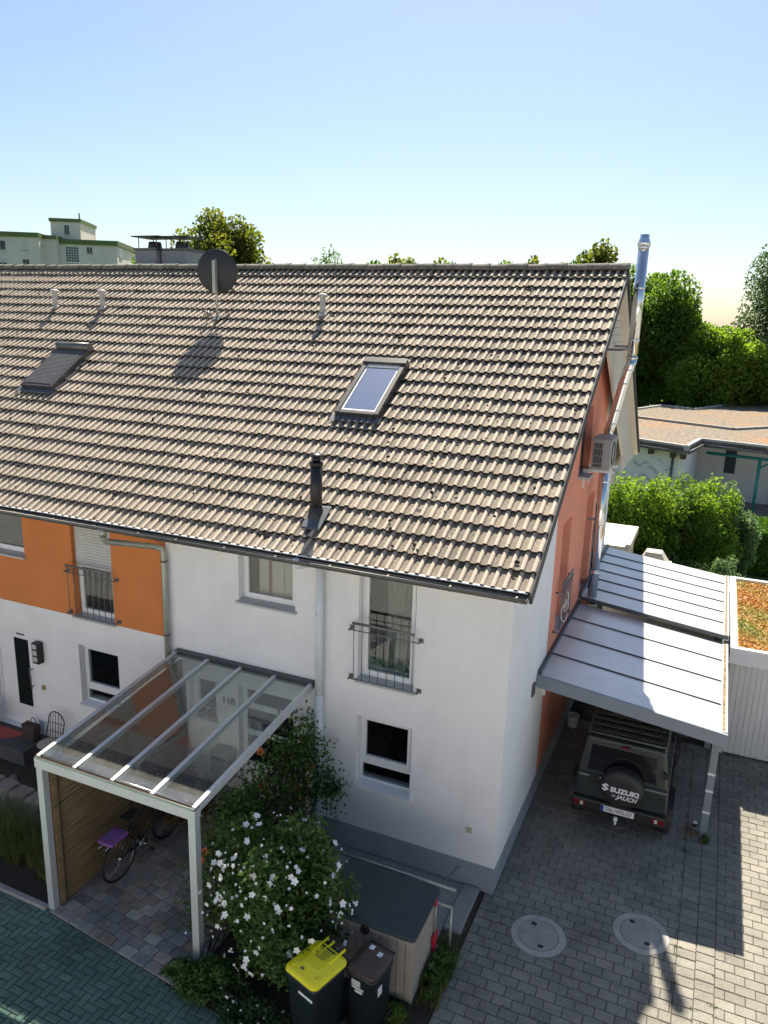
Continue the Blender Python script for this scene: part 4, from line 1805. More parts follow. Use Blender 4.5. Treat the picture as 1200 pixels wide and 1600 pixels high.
# reed screen along the left side of the porch
rs = thing('reed_screen', 'brown reed privacy screen along the left side of the porch', 'fence', (-5.5, -1.5, 0))
V = MB()
z = .04
while z < 2.22:
    r_ = random.uniform(.010, .017)
    z += r_
    xo = -5.47 + random.uniform(-.006, .006)
    pts = [(xo + random.uniform(-.005, .005), y, z + random.uniform(-.004, .004)) for y in (-2.88, -2.2, -1.5, -.8, -.02)]
    V.tube(pts, r_, 6)
    z += r_ * .85
V.build('reed', BAMB, rs, kind='stuff', fix=False)
q = MB()
q.prism([(-2.87, .02), (-.03, .02), (-.03, 2.60), (-.9, 2.52), (-2.87, 2.24)], 'x', -5.53, -5.495)
q.build('backing_panel', WOODP, rs)
for y in (-2.8, -1.45, -.1):
    q = MB()
    q.box(-5.45, -5.43, y - .012, y + .012, .03, 2.22)
    q.build('binding_strip', BARK, rs)
q = MB()
q.box(-5.49, -5.44, -2.88, -.02, 2.225, 2.25)
q.build('top_rail', WOODP, rs)

# things under the porch
q = MB()
q.box(-4.82, -4.46, -.26, -.01, .72, 1.22)
mbx = q.build('parcel_box', mat('grey_box', (.22, .22, .22), .5), None, bevel=.01)
tag(mbx, 'grey letter box on the wall under the house number', 'letter box')
g = MB()
g.box(-4.78, -4.50, -.268, -.261, 1.08, 1.12)
g.build('slot', BLACK, mbx)
for i, (x, z) in enumerate(((-5.16, 1.655), (-4.96, 1.655))):
    t = thing('flower_pot', ('brown pot on the porch window sill, the left one', 'brown pot on the porch window sill, nearer the house number')[i], 'flower pot', (x, -.0, z), group='pots on the porch sill')
    q = MB()
    q.lathe([(.001, 0), (.055, 0), (.08, .09), (.075, .115), (.05, .10), (.001, .09)], (x, 0.0, z), 18)
    q.build('pot', POTM, t)

# bicycle leaning beside the screen
bk = thing('bicycle', 'dark bicycle with a pink bag on its rear rack under the canopy', 'bicycle', (-5.12, -1.55, 0))


def wheel(name, c, r, par, ax=(1, 0, 0)):
    c = Vector(c)
    pts = [c + Vector((0, math.cos(t) * r, math.sin(t) * r)) for t in np.linspace(0, 2 * math.pi, 40, endpoint=False)]
    q = MB()
    q.tube(pts, .022, 8, True)
    wv = q.build(name, TYRE, par, fix=False)
    q = MB()
    q.tube([c + (p - c) * .94 for p in pts], .011, 6, True)
    q.build('rim', RIMM, wv, fix=False)
    q = MB()
    for k in range(18):
        t = 2 * math.pi * k / 18
        q.cyl(c, c + Vector((0, math.cos(t), math.sin(t))) * r * .94, .0022, n=4)
    q.cyl(c + Vector((-.05, 0, 0)), c + Vector((.05, 0, 0)), .02)
    q.build('spoke', CHROME, wv, fix=False)


wx = -5.12
wheel('wheel', (wx, -2.10, .35), .33, bk)
wheel('wheel', (wx, -1.02, .35), .33, bk)
q = MB()
bb = (wx, -1.62, .30)
st_ = (wx, -1.80, .84)
hd = (wx, -1.22, .88)
for a, b, r_ in ((bb, st_, .017), (bb, hd, .020), ((wx, -1.79, .80), hd, .016), (hd, (wx, -1.26, 1.0), .018), ((wx + .03, -2.10, .35), bb, .011), ((wx - .03, -2.10, .35), bb, .011),
                 ((wx + .03, -2.10, .35), (wx, -1.79, .80), .01), ((wx - .03, -2.10, .35), (wx, -1.79, .80), .01), ((wx + .03, -1.02, .35), (wx, -1.20, .80), .012), ((wx - .03, -1.02, .35), (wx, -1.20, .80), .012)):
    q.cyl(a, b, r_, n=8)
q.build('frame', BLACK, bk, fix=False)
q = MB()
q.tube([(wx - .3, -1.42, 1.06), (wx - .2, -1.28, 1.07), (wx, -1.25, 1.03), (wx + .2, -1.28, 1.07), (wx + .3, -1.42, 1.06)], .013, 8)
q.build('handlebar', CHROME, bk, fix=False)
q = MB()
q.taper(.88, .94, (wx - .03, wx + .03, -1.95, -1.67), (wx - .09, wx + .09, -1.97, -1.68))
q.build('saddle', BLACK, bk, bevel=.02)
q = MB()
for sx in (-.06, .06):
    q.cyl((wx + sx, -2.42, .72), (wx + sx, -1.86, .74), .007, n=6)
    q.cyl((wx + sx, -2.30, .72), (wx + sx * .6, -2.10, .36), .006, n=6)
q.build('rear_rack', CHROME, bk, fix=False)
q = MB()
q.cyl((wx + .02, -1.62, .30), (wx + .09, -1.62, .30), .012)
q.lathe([(.085, 0), (.085, .006), (.001, .006)], (wx + .04, -1.62, .30), 20, (1, 0, 0))
q.cyl((wx + .08, -1.62, .30), (wx + .08, -1.53, .16), .01)
q.box(wx + .07, wx + .16, -1.56, -1.50, .145, .165)
q.build('crank', CHROME, bk, fix=False)
q = MB()
q.taper(.74, .80, (wx - .13, wx + .14, -2.36, -2.02), (wx - .15, wx + .15, -2.38, -2.0))
q.build('bag', PINK, bk, bevel=.03)

# ================================================================== STORAGE SHED, RAIL, BINS
sb = thing('storage_shed', 'beige boarded storage box with dark lid against the house', 'storage box', (-.93, -1.9, 0))
sx0, sx1, sy0, sy1 = -1.58, -.36, -2.32, -1.56
q = MB()
q.box(sx0 + .02, sx1 - .02, sy0 + .02, sy1 - .02, .0, .98)
q.box(sx0 + .005, sx1 + .01, sy0 + .03, sy1, 0, .14)
q.build('base', LIDD, sb)
nb = 11
for i in range(nb):
    a = sx0 + (sx1 - sx0) * i / nb
    q = MB()
    q.box(a + .004, a + (sx1 - sx0) / nb - .004, sy0, sy0 + .02, .10, .99)
    q.build('board', WOODB, sb, bevel=.003)
nb = 7
for i in range(nb):
    a = sy0 + .021 + (sy1 - sy0 - .021) * i / nb
    d = (sy1 - sy0 - .021) / nb
    q = MB()
    tz = lambda y: 1.0 + .10 * (y - sy0) / (sy1 - sy0)
    q.prism([(a + .004, .14), (a + d - .004, .14), (a + d - .004, tz(a + d)), (a + .004, tz(a))], 'x', sx1 - .02, sx1)
    q.build('board', WOODB, sb, bevel=.003)
for a, b in ((sx0, sx0 + .05), (sx1 - .05, sx1)):
    q = MB()
    q.box(a, b, sy0 - .008, sy0 - .001, .10, .99)
    q.build('corner_trim', WOODB, sb, bevel=.003)
q = MB()
q.box(sx0 + .05, sx1 - .05, sy0 - .008, sy0 - .001, .93, .99)
q.build('top_trim', WOODB, sb, bevel=.003)
q = MB()
P2 = []
for cx_, cy_, a0 in ((sx1 - .05, sy0 + .03, -90), (sx1 - .02, sy1 - .02, 0), (sx0 + .02, sy1 - .02, 90), (sx0 + .05, sy0 + .03, 180)):
    for k in range(5):
        t = R(a0 + 22.5 * k)
        P2.append((cx_ + .07 * math.cos(t), cy_ + .07 * math.sin(t)))
n = len(P2)
lz = lambda y: 1.01 + .11 * (y - sy0) / (sy1 - sy0)
q.add([(x, y, lz(y)) for x, y in P2] + [(x, y, lz(y) + .045) for x, y in P2],
      [tuple(reversed(range(n))), tuple(range(n, 2 * n))] + [(i, (i + 1) % n, (i + 1) % n + n, i + n) for i in range(n)])
q.build('lid', LIDD, sb, bevel=.01)
q = MB()
q.cyl((-1.0, sy0 - .045, .95), (-1.0, sy0 - .012, .95), .06, n=20)
q.box(-1.02, -.98, sy0 - .044, sy0 - .012, .95, 1.04)
q.build('latch', BLACK, sb, bevel=.004)

hr = thing('handrail', 'galvanised pipe handrail behind the storage box', 'handrail', (-.3, -1.2, 0))
q = MB()
q.cyl((-2.15, -1.18, .90), (-.22, -1.18, .90), .022)
q.build('top_rail', ZINC_L, hr)
q = MB()
q.cyl((-.62, -1.38, .80), (-.20, -1.38, .80), .018)
q.cyl((-.205, -1.38, .80), (-.205, -1.38, 0), .018)
q.build('post', ZINC_L, hr)
q = MB()
q.cyl((-.45, -1.2, .86), (-.36, -.75, .88), .015)
q.cyl((-.36, -.75, .88), (-.36, -.60, .80), .02)
q.build('bracket', ZINC, hr)
q = MB()
q.box(-.44, -.19, -.95, -.02, -.06, .06)
tag(q.build('concrete_slab', CONC, None, bevel=.012), 'narrow pale concrete slab beside the white house corner', 'slab')
q = MB()
q.box(-2.6, -.45, -1.2, -.02, -.06, .035)
tag(q.build('light_well_slab', CONC, None, bevel=.008), 'concrete strip along the house plinth behind the storage box', 'slab')
q = MB()
q.box(-.46, -.27, -2.0, -1.25, -.06, .03)
tag(q.build('paving_slab', CONC, None, bevel=.01), 'grey concrete slab strip beside the storage box', 'slab')
# red toy spade leaning behind the box
rt_ = thing('garden_tool', 'red plastic tool hanging on the right side of the storage box', 'garden tool', (-.33, -1.62, .3))
q = MB()
q.box(-.352, -.322, -1.66, -1.60, .98, 1.08)
q.build('grip', REDP, rt_, bevel=.012)
q = MB()
q.cyl((-.337, -1.63, .55), (-.337, -1.63, .98), .012)
q.build('shaft', ZINC_L, rt_)
q = MB()
q.taper(.28, .56, (-.345, -.325, -1.67, -1.59), (-.35, -.31, -1.72, -1.54))
q.build('blade', REDP, rt_, bevel=.008)


def rrect(w_, d, r, n=4):
    P = []
    for sx, sy, a0 in ((1, -1, -90), (1, 1, 0), (-1, 1, 90), (-1, -1, 180)):
        for k in range(n + 1):
            t = R(a0 + 90 * k / n)
            P.append((sx * (w_ / 2 - r) + r * math.cos(t), sy * (d / 2 - r) + r * math.sin(t)))
    return P


def loft(q, secs, smooth=True):
    """secs: list of (polygon, z)"""
    n = len(secs[0][0])
    o = len(q.v)
    for P, z in secs:
        q.v += [(x, y, z) for x, y in P]
    for s in range(len(secs) - 1):
        for i in range(n):
            j = (i + 1) % n
            q.f.append((o + s * n + i, o + s * n + j, o + (s + 1) * n + j, o + (s + 1) * n + i))
            q.sm.append(smooth)
    q.f.append(tuple(o + i for i in reversed(range(n))))
    q.f.append(tuple(o + (len(secs) - 1) * n + i for i in range(n)))
    q.sm += [False, False]


def shift(P, dx, dy, s=1.):
    return [(x * s + dx, y * s + dy) for x, y in P]


def bin_(label, loc, rz, wd, dp_, ht, lidm, kind):
    t = thing('wheelie_bin', label, 'bin', loc, rz, 'wheelie bins in front of the storage box')
    q = MB()
    loft(q, [(rrect(wd * .78, dp_ * .74, .05), .03), (rrect(wd * .94, dp_ * .92, .06), ht - .07), (rrect(wd * .96, dp_ * .94, .06), ht - .065), (rrect(wd * 1.0, dp_ * .98, .06), ht - .06), (rrect(wd * 1.0, dp_ * .98, .06), ht - .005)])
    q.build('body', BINB, t, local=True)
    q = MB()
    A = rrect(wd * 1.02, dp_ * 1.0, .075)
    loft(q, [(shift(A, 0, 0), ht), (shift(A, 0, 0), ht + .022), (shift(A, 0, 0, .97), ht + .036), (shift(A, 0, 0, .80), ht + .055), (shift(rrect(wd * .55, dp_ * .62, .04), 0, .06), ht + .058), (shift(rrect(wd * .50, dp_ * .56, .04), 0, .06), ht + .078)])
    ld = q.build('lid', lidm, t, local=True)
    q = MB()
    for x in ((-.13, -.04, .13) if kind == 'y' else ()):
        q.box(x * wd / .48 - .006, x * wd / .48 + .006, dp_ * .12, dp_ * .60, ht + .05, ht + .085)
    if kind == 'y':
        q.build('hinge_fin', lidm, ld, local=True)
    q = MB()
    q.cyl((-wd * .42, dp_ * .56, ht + .0), (wd * .42, dp_ * .56, ht + .0), .016)
    for x in (-wd * .36, wd * .36):
        q.cyl((x, dp_ * .46, ht - .03), (x, dp_ * .56, ht + .0), .016)
    q.build('handle', BINB, t, local=True)
    for s in (-1, 1):
        q = MB()
        q.lathe([(.001, -.022), (.06, -.022), (.085, -.02), (.095, 0), (.085, .02), (.06, .022), (.001, .022)], (s * wd * .42, dp_ * .42, .095), 20, (1, 0, 0))
        q.build('wheel', TYRE, t, local=True)

    def stk(name, m, a, b, c, d, y=None, par=None, z=None):
        q = MB()
        if y is not None:
            q.box(a, b, y - .003, y, c, d)
        else:
            q.box(a, b, c, d, z, z + .002)
        q.build(name, m, par or t, local=True)
    fy = -dp_ * .48
    tilt = lambda z: -dp_ * .5 * (.74 + (.92 - .74) * (z - .03) / (ht - .1)) - .003
    if kind == 'y':
        stk('sticker', STICK, -.02, .20, ht - .19, ht - .155, tilt(ht - .19) - .004)
        z = ht + .0785
        stk('label_bar', INK, -.02 - .09, .10, .19, .215, None, ld, z)
        for k in range(6):
            stk('label_line', BINBR, -.10 + .02 * (k % 3), .09 - .03 * (k % 2), .165 - k * .024, .174 - k * .024, None, ld, z)
        stk('logo', ZINC, -.075, -.03, -.185, -.15, None, ld, ht + .0565)
        for s in (-1, 1):
            q = MB()
            q.box(s * wd * .34 - .025, s * wd * .34 + .025, -dp_ * .36, -dp_ * .24, ht + .05, ht + .064)
            q.build('lid_knob', lidm, ld, local=True, bevel=.01)
    else:
        z = ht + .0785
        stk('sticker', STICK, -.09, -.03, .10, .165, None, ld, z)
        stk('sticker', STICK, .045, .105, .06, .125, None, ld, z)
        stk('sticker', STICK, .02, .09, ht - .02, ht + .01, dp_ * .53)
        stk('sticker', SHUT, -.10, .02, ht - .155, ht - .075, tilt(ht - .155) - .012)
        stk('sticker', STICK, -.10, .06, ht - .20, ht - .175, tilt(ht - .2) - .006)
        stk('sticker', STICK, -.06, .04, ht - .25, ht - .215, tilt(ht - .25) - .006)
        q = MB()
        q.box(wd * .478, wd * .485, -.12, -.04, ht - .28, ht - .16)
        q.build('sticker', STICK, t, local=True)
    return t


bin_('dark wheelie bin with a bright yellow lid', (-1.25, -3.12, 0), R(-17), .50, .56, 1.0, BINY, 'y')
bin_('dark wheelie bin with a brown lid bearing two white stickers', (-.74, -2.75, 0), R(-9), .40, .48, .93, BINBR, 'b')


# ================================================================== CAR
car = thing('parked_car', 'dark grey boxy off-road car with spare wheel parked under the carport', 'car', (1.48, 3.8, 0))
cx = 1.48


def cbox(name, m, secs, par=car, bevel=.02, segs=3):
    """secs: taper list (z0, z1, rect0, rect1) with x relative to the car's middle"""
    q = MB()
    for z0, z1, b0, b1 in secs:
        q.taper(z0, z1, (cx + b0[0], cx + b0[1], b0[2], b0[3]), (cx + b1[0], cx + b1[1], b1[2], b1[3]))
    return q.build(name, m, par, bevel=bevel, segs=segs)


body = cbox('body', CARP, [(.50, 1.02, (-.73, .73, 2.18, 5.45), (-.72, .72, 2.20, 5.42))], bevel=.05)
cab = cbox('cabin', CARP, [(1.0, 1.66, (-.715, .715, 2.21, 4.35), (-.615, .615, 2.30, 3.95))], bevel=.05)
cbox('hood', CARP, [(1.0, 1.06, (-.62, .62, 4.2, 5.40), (-.58, .58, 4.2, 5.36))], body, .02)
q = MB()
q.box(cx - .74, cx + .74, 2.08, 2.22, .42, .62)
bmp = q.build('rear_bumper', CARB, car, bevel=.03)
for s in (-1, 1):
    q = MB()
    q.box(cx + s * .62 - .10, cx + s * .62 + .10, 2.066, 2.079, .50, .58)
    tl = q.build('tail_light', REDL, car, bevel=.006)
    g = MB()
    g.box(cx + s * .56 - (.0 if s > 0 else .045), cx + s * .56 + (.045 if s > 0 else .0), 2.058, 2.0655, .51, .57)
    g.build('reverse_lamp', LENS, tl)
# rear door with its window
q = MB()
zw0, zw1 = 1.10, 1.53
yb_ = lambda z: 2.21 + .09 * (z - 1.0) / .66
q.add([(cx - .56, yb_(zw0) - .006, zw0), (cx + .52, yb_(zw0) - .006, zw0), (cx + .49, yb_(zw1) - .006, zw1), (cx - .53, yb_(zw1) - .006, zw1),
       (cx - .56, yb_(zw0) + .02, zw0), (cx + .52, yb_(zw0) + .02, zw0), (cx + .49, yb_(zw1) + .02, zw1), (cx - .53, yb_(zw1) + .02, zw1)],
      [(0, 1, 2, 3), (4, 7, 6, 5), (0, 4, 5, 1), (1, 5, 6, 2), (2, 6, 7, 3), (3, 7, 4, 0)])
rw = q.build('rear_window', CARG, car, bevel=.004)
g = MB()
for a, b, c, d in ((-.60, -.565, 1.07, 1.56), (.525, .56, 1.07, 1.56), (-.565, .525, 1.065, 1.095), (-.565, .525, 1.535, 1.565)):
    g.add([(cx + x, yb_(z) - .012 + k, z) for k in (0, .03) for x, z in ((a, c), (b, c), (b, d), (a, d))],
          [(0, 1, 2, 3), (4, 7, 6, 5), (0, 4, 5, 1), (1, 5, 6, 2), (2, 6, 7, 3), (3, 7, 4, 0)])
g.build('window_frame', CARP, rw)
g = MB()
g.box(cx - .07, cx + .07, 2.245, 2.28, 1.575, 1.605)
g.build('brake_light', REDL, car, bevel=.004)
g = MB()
g.tube([(cx + .2, 2.19, 1.12), (cx - .2, 2.215, 1.24)], .009)
g.build('wiper', CARB, rw, fix=False)
for z in (.80, 1.25):
    g = MB()
    g.box(cx + .60, cx + .68, 2.17, 2.22, z, z + .09)
    g.build('door_hinge', CARB, car, bevel=.006)
g = MB()
g.box(cx - .52, cx - .36, 2.165, 2.20, .92, 1.0)
g.build('door_handle', CARB, car, bevel=.01)
# spare wheel
q = MB()
sc = (cx + .02, 2.17, 1.0)
q.lathe([(.001, .24), (.235, .24), (.305, .225), (.332, .18), (.338, .1), (.325, .02), (.28, 0), (.001, 0)], sc, 48, (0, -1, 0))
sw = q.build('spare_wheel', mat('vinyl_cover', (.018, .02, .02), .5, .1, 5), car)
ty = 2.17 - .2445
text_obj('lettering', 'SUZUKI', .115, LETTER, sw, Matrix.Translation((cx + .075, ty, 1.0)) @ FACE_FRONT, bold=.006, sx=1.12)
text_obj('lettering', 'JAUCH', .10, LETTER, sw, Matrix.Translation((cx + .11, ty, .895)) @ FACE_FRONT, shear=.3, bold=.003)
text_obj('lettering', 'by', .065, LETTER, sw, Matrix.Translation((cx - .09, ty, .905)) @ FACE_FRONT, shear=.35)
g = MB()      # the S-shaped emblem
ex, ez, es = cx - .225, 1.02, .058
S1 = [(-1, .55), (.05, 1.25), (1.0, .55), (.45, .2), (.05, .48), (-.25, .28), (1.0, -.6), (.0, -1.25), (-1, -.55), (-.45, -.2), (0, -.48), (.25, -.28)]
S1 = [(-1, .45), (.1, 1.2), (1.0, .6), (.55, .3), (.12, .6), (-.12, .42), (1.0, -.45), (-.1, -1.2), (-1.0, -.6), (-.55, -.3), (-.12, -.6), (.12, -.42)]
g.prism([(ex + x * es, ez + z * es) for x, z in S1], 'y', ty - .002, ty)
g.build('emblem', LETTER, sw)
# number plate, tow ball
q = MB()
q.box(cx - .27, cx + .25, 2.055, 2.065, .49, .60)
npl = q.build('number_plate', LETTER, car, bevel=.003)
g = MB()
g.box(cx - .268, cx - .225, 2.0505, 2.0545, .492, .598)
g.build('plate_band', BLUEP, npl)
text_obj('plate_text', '2AL WEU27', .088, INK, npl, Matrix.Translation((cx + .01, 2.053, .545)) @ FACE_FRONT, extrude=.001, sx=.92)
g = MB()
g.lathe([(.001, .075), (.02, .07), (.032, .045), (.032, .01), (.025, 0), (.001, 0)], (cx - .02, 1.98, .42), 14)
g.tube([(cx - .02, 1.98, .42), (cx - .02, 1.98, .36), (cx - .02, 2.12, .36)], .018)
g.build('tow_ball', STICK, car)
# side windows, pillars, mirrors, flares, wheels, rack
xs_ = lambda z: .715 - .10 * (z - 1.0) / .66
for s in (-1, 1):
    for ya, yb in ((2.40, 2.98), (3.08, 3.95)):
        g = MB()
        za, zb = 1.08, 1.52
        g.add([(cx + s * (xs_(z) + k), y, z) for k in (-.02, .006) for y, z in ((ya, za), (yb, za), (yb - (.12 if yb > 3.5 else 0), zb), (ya, zb))],
              [(0, 1, 2, 3), (4, 7, 6, 5), (0, 4, 5, 1), (1, 5, 6, 2), (2, 6, 7, 3), (3, 7, 4, 0)])
        g.build('side_window', CARG, car, bevel=.003)
    g = MB()
    g.box(cx + s * .82 - .10, cx + s * .82 + .10, 3.92, 4.02, 1.12, 1.27)
    mr_ = g.build('wing_mirror', CARB, car, bevel=.02)
    g = MB()
    g.box(cx + s * .72 - .04, cx + s * .72 + .04, 3.95, 3.99, 1.12, 1.16)
    g.build('mirror_arm', CARB, mr_)
    for y in (2.72, 4.92):
        g = MB()
        n = 14
        P = [(y + .44 * math.cos(math.pi * i / n), .36 + .42 * math.sin(math.pi * i / n)) for i in range(n + 1)] + [(y + .37 * math.cos(math.pi * i / n), .36 + .35 * math.sin(math.pi * i / n)) for i in range(n, -1, -1)]
        g.prism(P, 'x', cx + s * .66, cx + s * .82)
        g.build('wheel_arch', CARB, car)
        g = MB()
        xc = cx + s * .70
        g.lathe([(.19, -.09), (.29, -.095), (.335, -.08), (.345, 0), (.335, .08), (.29, .095), (.19, .09)], (xc, y, .345), 32, (1, 0, 0))
        wv = g.build('wheel', TYRE, car)
        g = MB()
        g.lathe([(.19, -.085), (.17, .02), (.06, .05), (.001, .055)] if s > 0 else [(.19, .085), (.17, -.02), (.06, -.05), (.001, -.055)], (xc, y, .345), 24, (1, 0, 0))
        g.build('rim', RIMM, wv)
    g = MB()
    g.box(cx + s * .74 - .03, cx + s * .74 + .03, 3.1, 4.45, .40, .47)
    g.build('side_sill', CARB, car, bevel=.01)
q = MB()
q.box(cx - .60, cx + .60, 4.2, 4.4, 1.02, 1.05)
q.build('cowl', CARB, car)
q = MB()
q.add([(cx - .62, 4.34, 1.08), (cx + .62, 4.34, 1.08), (cx + .56, 4.03, 1.56), (cx - .56, 4.03, 1.56)], [(0, 1, 2, 3)])
q.xf(Matrix.Translation((0, .012, .012)))
q.build('windscreen', CARG, car, fix=False)
q = MB()
q.box(cx - .72, cx + .72, 5.40, 5.52, .45, .65)
q.build('front_bumper', CARB, car, bevel=.03)
# roof rack of slats in a frame
q = MB()
zr_ = 1.76
for s in (-1, 1):
    q.tube([(cx + s * .60, 2.28, zr_), (cx + s * .60, 4.05, zr_)], .022, 8)
for y in (2.25, 4.08):
    q.tube([(cx - .60, y, zr_), (cx + .60, y, zr_)], .022, 8)
rk = q.build('roof_rack', RACK, car, fix=False)
for k in range(9):
    y = 2.38 + k * .20
    g = MB()
    g.box(cx - .59, cx + .59, y - .045, y + .045, zr_ - .008, zr_ + .014)
    g.build('rack_slat', RACK, rk, bevel=.004)
for s in (-1, -.33, .33, 1):
    g = MB()
    g.box(cx + s * .50 - .018, cx + s * .50 + .018, 2.3, 4.03, zr_ - .04, zr_ - .009)
    g.build('rack_bearer', RACK, rk)
for s in (-1, 1):
    for y in (2.5, 3.1, 3.8):
        g = MB()
        g.box(cx + s * .60 - .02, cx + s * .60 + .02, y - .04, y + .04, 1.62, zr_ - .015)
        g.build('rack_foot', RACK, rk)

# small things on the driveway
bu = thing('bucket', 'small white bucket at the foot of the gable wall', 'bucket', (.17, 5.5, 0))
q = MB()
q.lathe([(.001, .0), (.10, 0), (.125, .24), (.132, .245), (.132, .255), (.12, .255), (.095, .02), (.001, .02)], (.17, 5.5, 0), 24)
q.build('pail', PVC, bu)
q = MB()
q.tube([(.17 + .13 * math.cos(t), 5.5 - .02, .25 + .04 * math.sin(t)) for t in np.linspace(0, math.pi, 12)], .005, 6)
q.build('handle', ZINC_L, bu, fix=False)
cn = thing('drink_can', 'small dented can lying by the carport post', 'can', (2.67, 3.02, 0))
q = MB()
q.lathe([(.001, 0), (.03, .0), (.033, .01), (.033, .11), (.027, .12), (.001, .118)], (2.67, 3.02, 0), 16)
q.build('can_body', PVC, cn)
q = MB()
q.lathe([(.0335, .02), (.0335, .09)], (2.67, 3.02, 0), 16)
q.build('band', BLACK, cn, fix=False)
n = 60
P = np.stack([rng.normal(2.62, .06, n), rng.normal(2.86, .06, n), .008 + .02 * rng.uniform(0, 1, n)], 1)
V, F = leaf_quads(P, .045, (0, 0, 1.5), .5)
lt = fast_mesh('dry_leaf_litter', V, F, leaf_mat('dry_leaf', (.2, .09, .04), (.28, .14, .07), (.3, .2, .12), .1), None, rng.uniform(0, 1, n), 'stuff')
tag(lt, 'dry leaves blown against the carport post', 'leaves')
wd_ = thing('weed_tuft', 'tuft of weeds growing at the foot of the carport post', 'weed', (2.82, 2.7, 0))
blades('blade', LF_GRASS, wd_, 2.84, 2.72, 0, .06, .10, 120, .04, .14, .006, .6)

# ================================================================== FRONT GARDEN OF THE LEFT HOUSE
q = MB()
q.box(-10.6, -8.73, -.62, -.004, -.05, .30)
tag(q.build('door_step', CONC_D, None, bevel=.012), 'dark slab step in front of the white door', 'step')
q = MB()
pts = [(-9.62 + .40 * math.cos(t), -.13 - .34 * math.sin(t)) for t in np.linspace(0, math.pi, 24)]
q.prism(pts, 'z', .3005, .315)
tag(q.build('doormat', REDMAT, None), 'red half-round doormat on the dark step', 'doormat')
bg_ = thing('shopping_bag', 'dark brown bag standing on the step beside the doormat', 'bag', (-8.95, -.22, .3))
q = MB()
q.taper(.30, .62, (-9.09, -8.81, -.31, -.13), (-9.12, -8.78, -.30, -.14))
q.build('bag_body', LEATH, bg_, bevel=.02)
for y in (-.28, -.16):
    g = MB()
    g.tube([(-9.03 + .17 * t, y, .61 + .11 * math.sin(math.pi * t)) for t in np.linspace(0, 1, 9)], .008, 6)
    g.build('handle', LEATH, bg_, fix=False)

ch = thing('garden_chair', 'wrought iron garden chair with mosaic seat by the white wall', 'chair', (-8.30, -.36, 0))
q = MB()
q.cyl((-8.30, -.40, .46), (-8.30, -.40, .485), .21, n=28)
q.build('seat', MOSA, ch)
q = MB()
q.tube([(-8.30 + .215 * math.cos(t), -.40 + .215 * math.sin(t), .472) for t in np.linspace(0, 2 * math.pi, 28, endpoint=False)], .012, 6, True)
q.build('seat_ring', BLACK, ch, fix=False)
arch = [(-8.30 + .19 * math.cos(t) * (1 if abs(math.cos(t)) < .99 else 1), -.22 + .10 * max(0, 1) * .3, .48 + (.34 + .20 * math.sin(t) if 0 < t < math.pi else 0)) for t in np.linspace(0.001, math.pi - .001, 16)]
arch = [(-8.11, -.30, .47)] + [(x, -.20, z) for x, y, z in arch] + [(-8.49, -.30, .47)]
q = MB()
q.tube(arch, .011, 7)
bk_ = q.build('backrest', BLACK, ch, fix=False)
for k in range(5):
    x = -8.43 + .065 * k
    zt_ = .48 + .34 + .20 * math.sin(math.acos(max(-1, min(1, (x + 8.30) / .19))))
    g = MB()
    g.tube([(x, -.26, .48), (x, -.20, zt_)], .006, 6)
    g.build('back_bar', BLACK, bk_, fix=False)
for z in (.62, .80):
    g = MB()
    g.tube([(-8.49, -.22, z), (-8.11, -.22, z)], .006, 6)
    g.build('back_bar', BLACK, bk_, fix=False)
for sx in (-1, 1):
    for sy in (-1, 1):
        g = MB()
        g.tube([(-8.30 + sx * .15, -.40 + sy * .15, .46), (-8.30 + sx * .18, -.40 + sy * .18, .0)], .011, 7)
        g.build('leg', BLACK, ch, fix=False)

# palisade blocks
pn = 0
for i in range(8):
    x = -8.42 + i * .36
    q = MB()
    hgt = .52 - .012 * i + random.uniform(-.02, .02)
    q.box(x, x + .33, -1.78 - .02 * i, -1.50 - .02 * i, -.05, hgt)
    lab = ('first', 'second', 'third', 'fourth', 'fifth', 'sixth', 'seventh', 'eighth')[i] + ' rough concrete palisade block from the left, behind the ornamental grass'
    tag(q.build('palisade_block', PALI, None, bevel=.03), lab, 'stone block', 'palisade blocks behind the grass')
# dark stones of the front garden
for i in range(34):
    x = random.uniform(-8.6, -5.8)
    y = random.uniform(-1.4, -.25)
    if x < -8.05 and y > -.75:
        continue
    r_ = random.uniform(.08, .17)
    q = MB()
    nn, mm = 8, 5
    off = random.random() * 9
    for a in range(mm + 1):
        th_ = math.pi * a / mm
        for b in range(nn):
            ph = 2 * math.pi * b / nn
            k = 1 + .22 * math.sin(3 * ph + off + a) + .15 * math.sin(2 * th_ * 2 + off)
            q.v.append((x + r_ * k * math.sin(th_) * math.cos(ph), y + r_ * k * .85 * math.sin(th_) * math.sin(ph), r_ * .45 + r_ * .62 * k * math.cos(th_)))
    for a in range(mm):
        for b in range(nn):
            q.f.append((a * nn + b, a * nn + (b + 1) % nn, (a + 1) * nn + (b + 1) % nn, (a + 1) * nn + b))
            q.sm.append(False)
    tag(q.build('garden_stone', STONE, None, fix=False), 'dark angular stone in the rockery between chair and reed screen', 'stone', 'rockery stones in the front garden')
t = thing('ornamental_grass', 'tall arching ornamental grass left of the canopy post', 'plant', (-6.7, -2.3, 0))
for gx, gy, nn, hm in ((-7.5, -2.25, 420, .85), (-6.9, -2.35, 520, 1.0), (-6.35, -2.3, 420, .9), (-5.95, -2.45, 260, .7), (-7.9, -2.35, 300, .7)):
    blades('blade', LF_GRASS, t, gx, gy, -.02, .22, .22, nn, hm * .5, hm, .006, .55)
shrub('leafy_plant', 'small green pot plant beside the white front door', (-10.1, -.25, .3), (.28, .28, .35), LF_MID, 900, .07, 10, cat='plant')

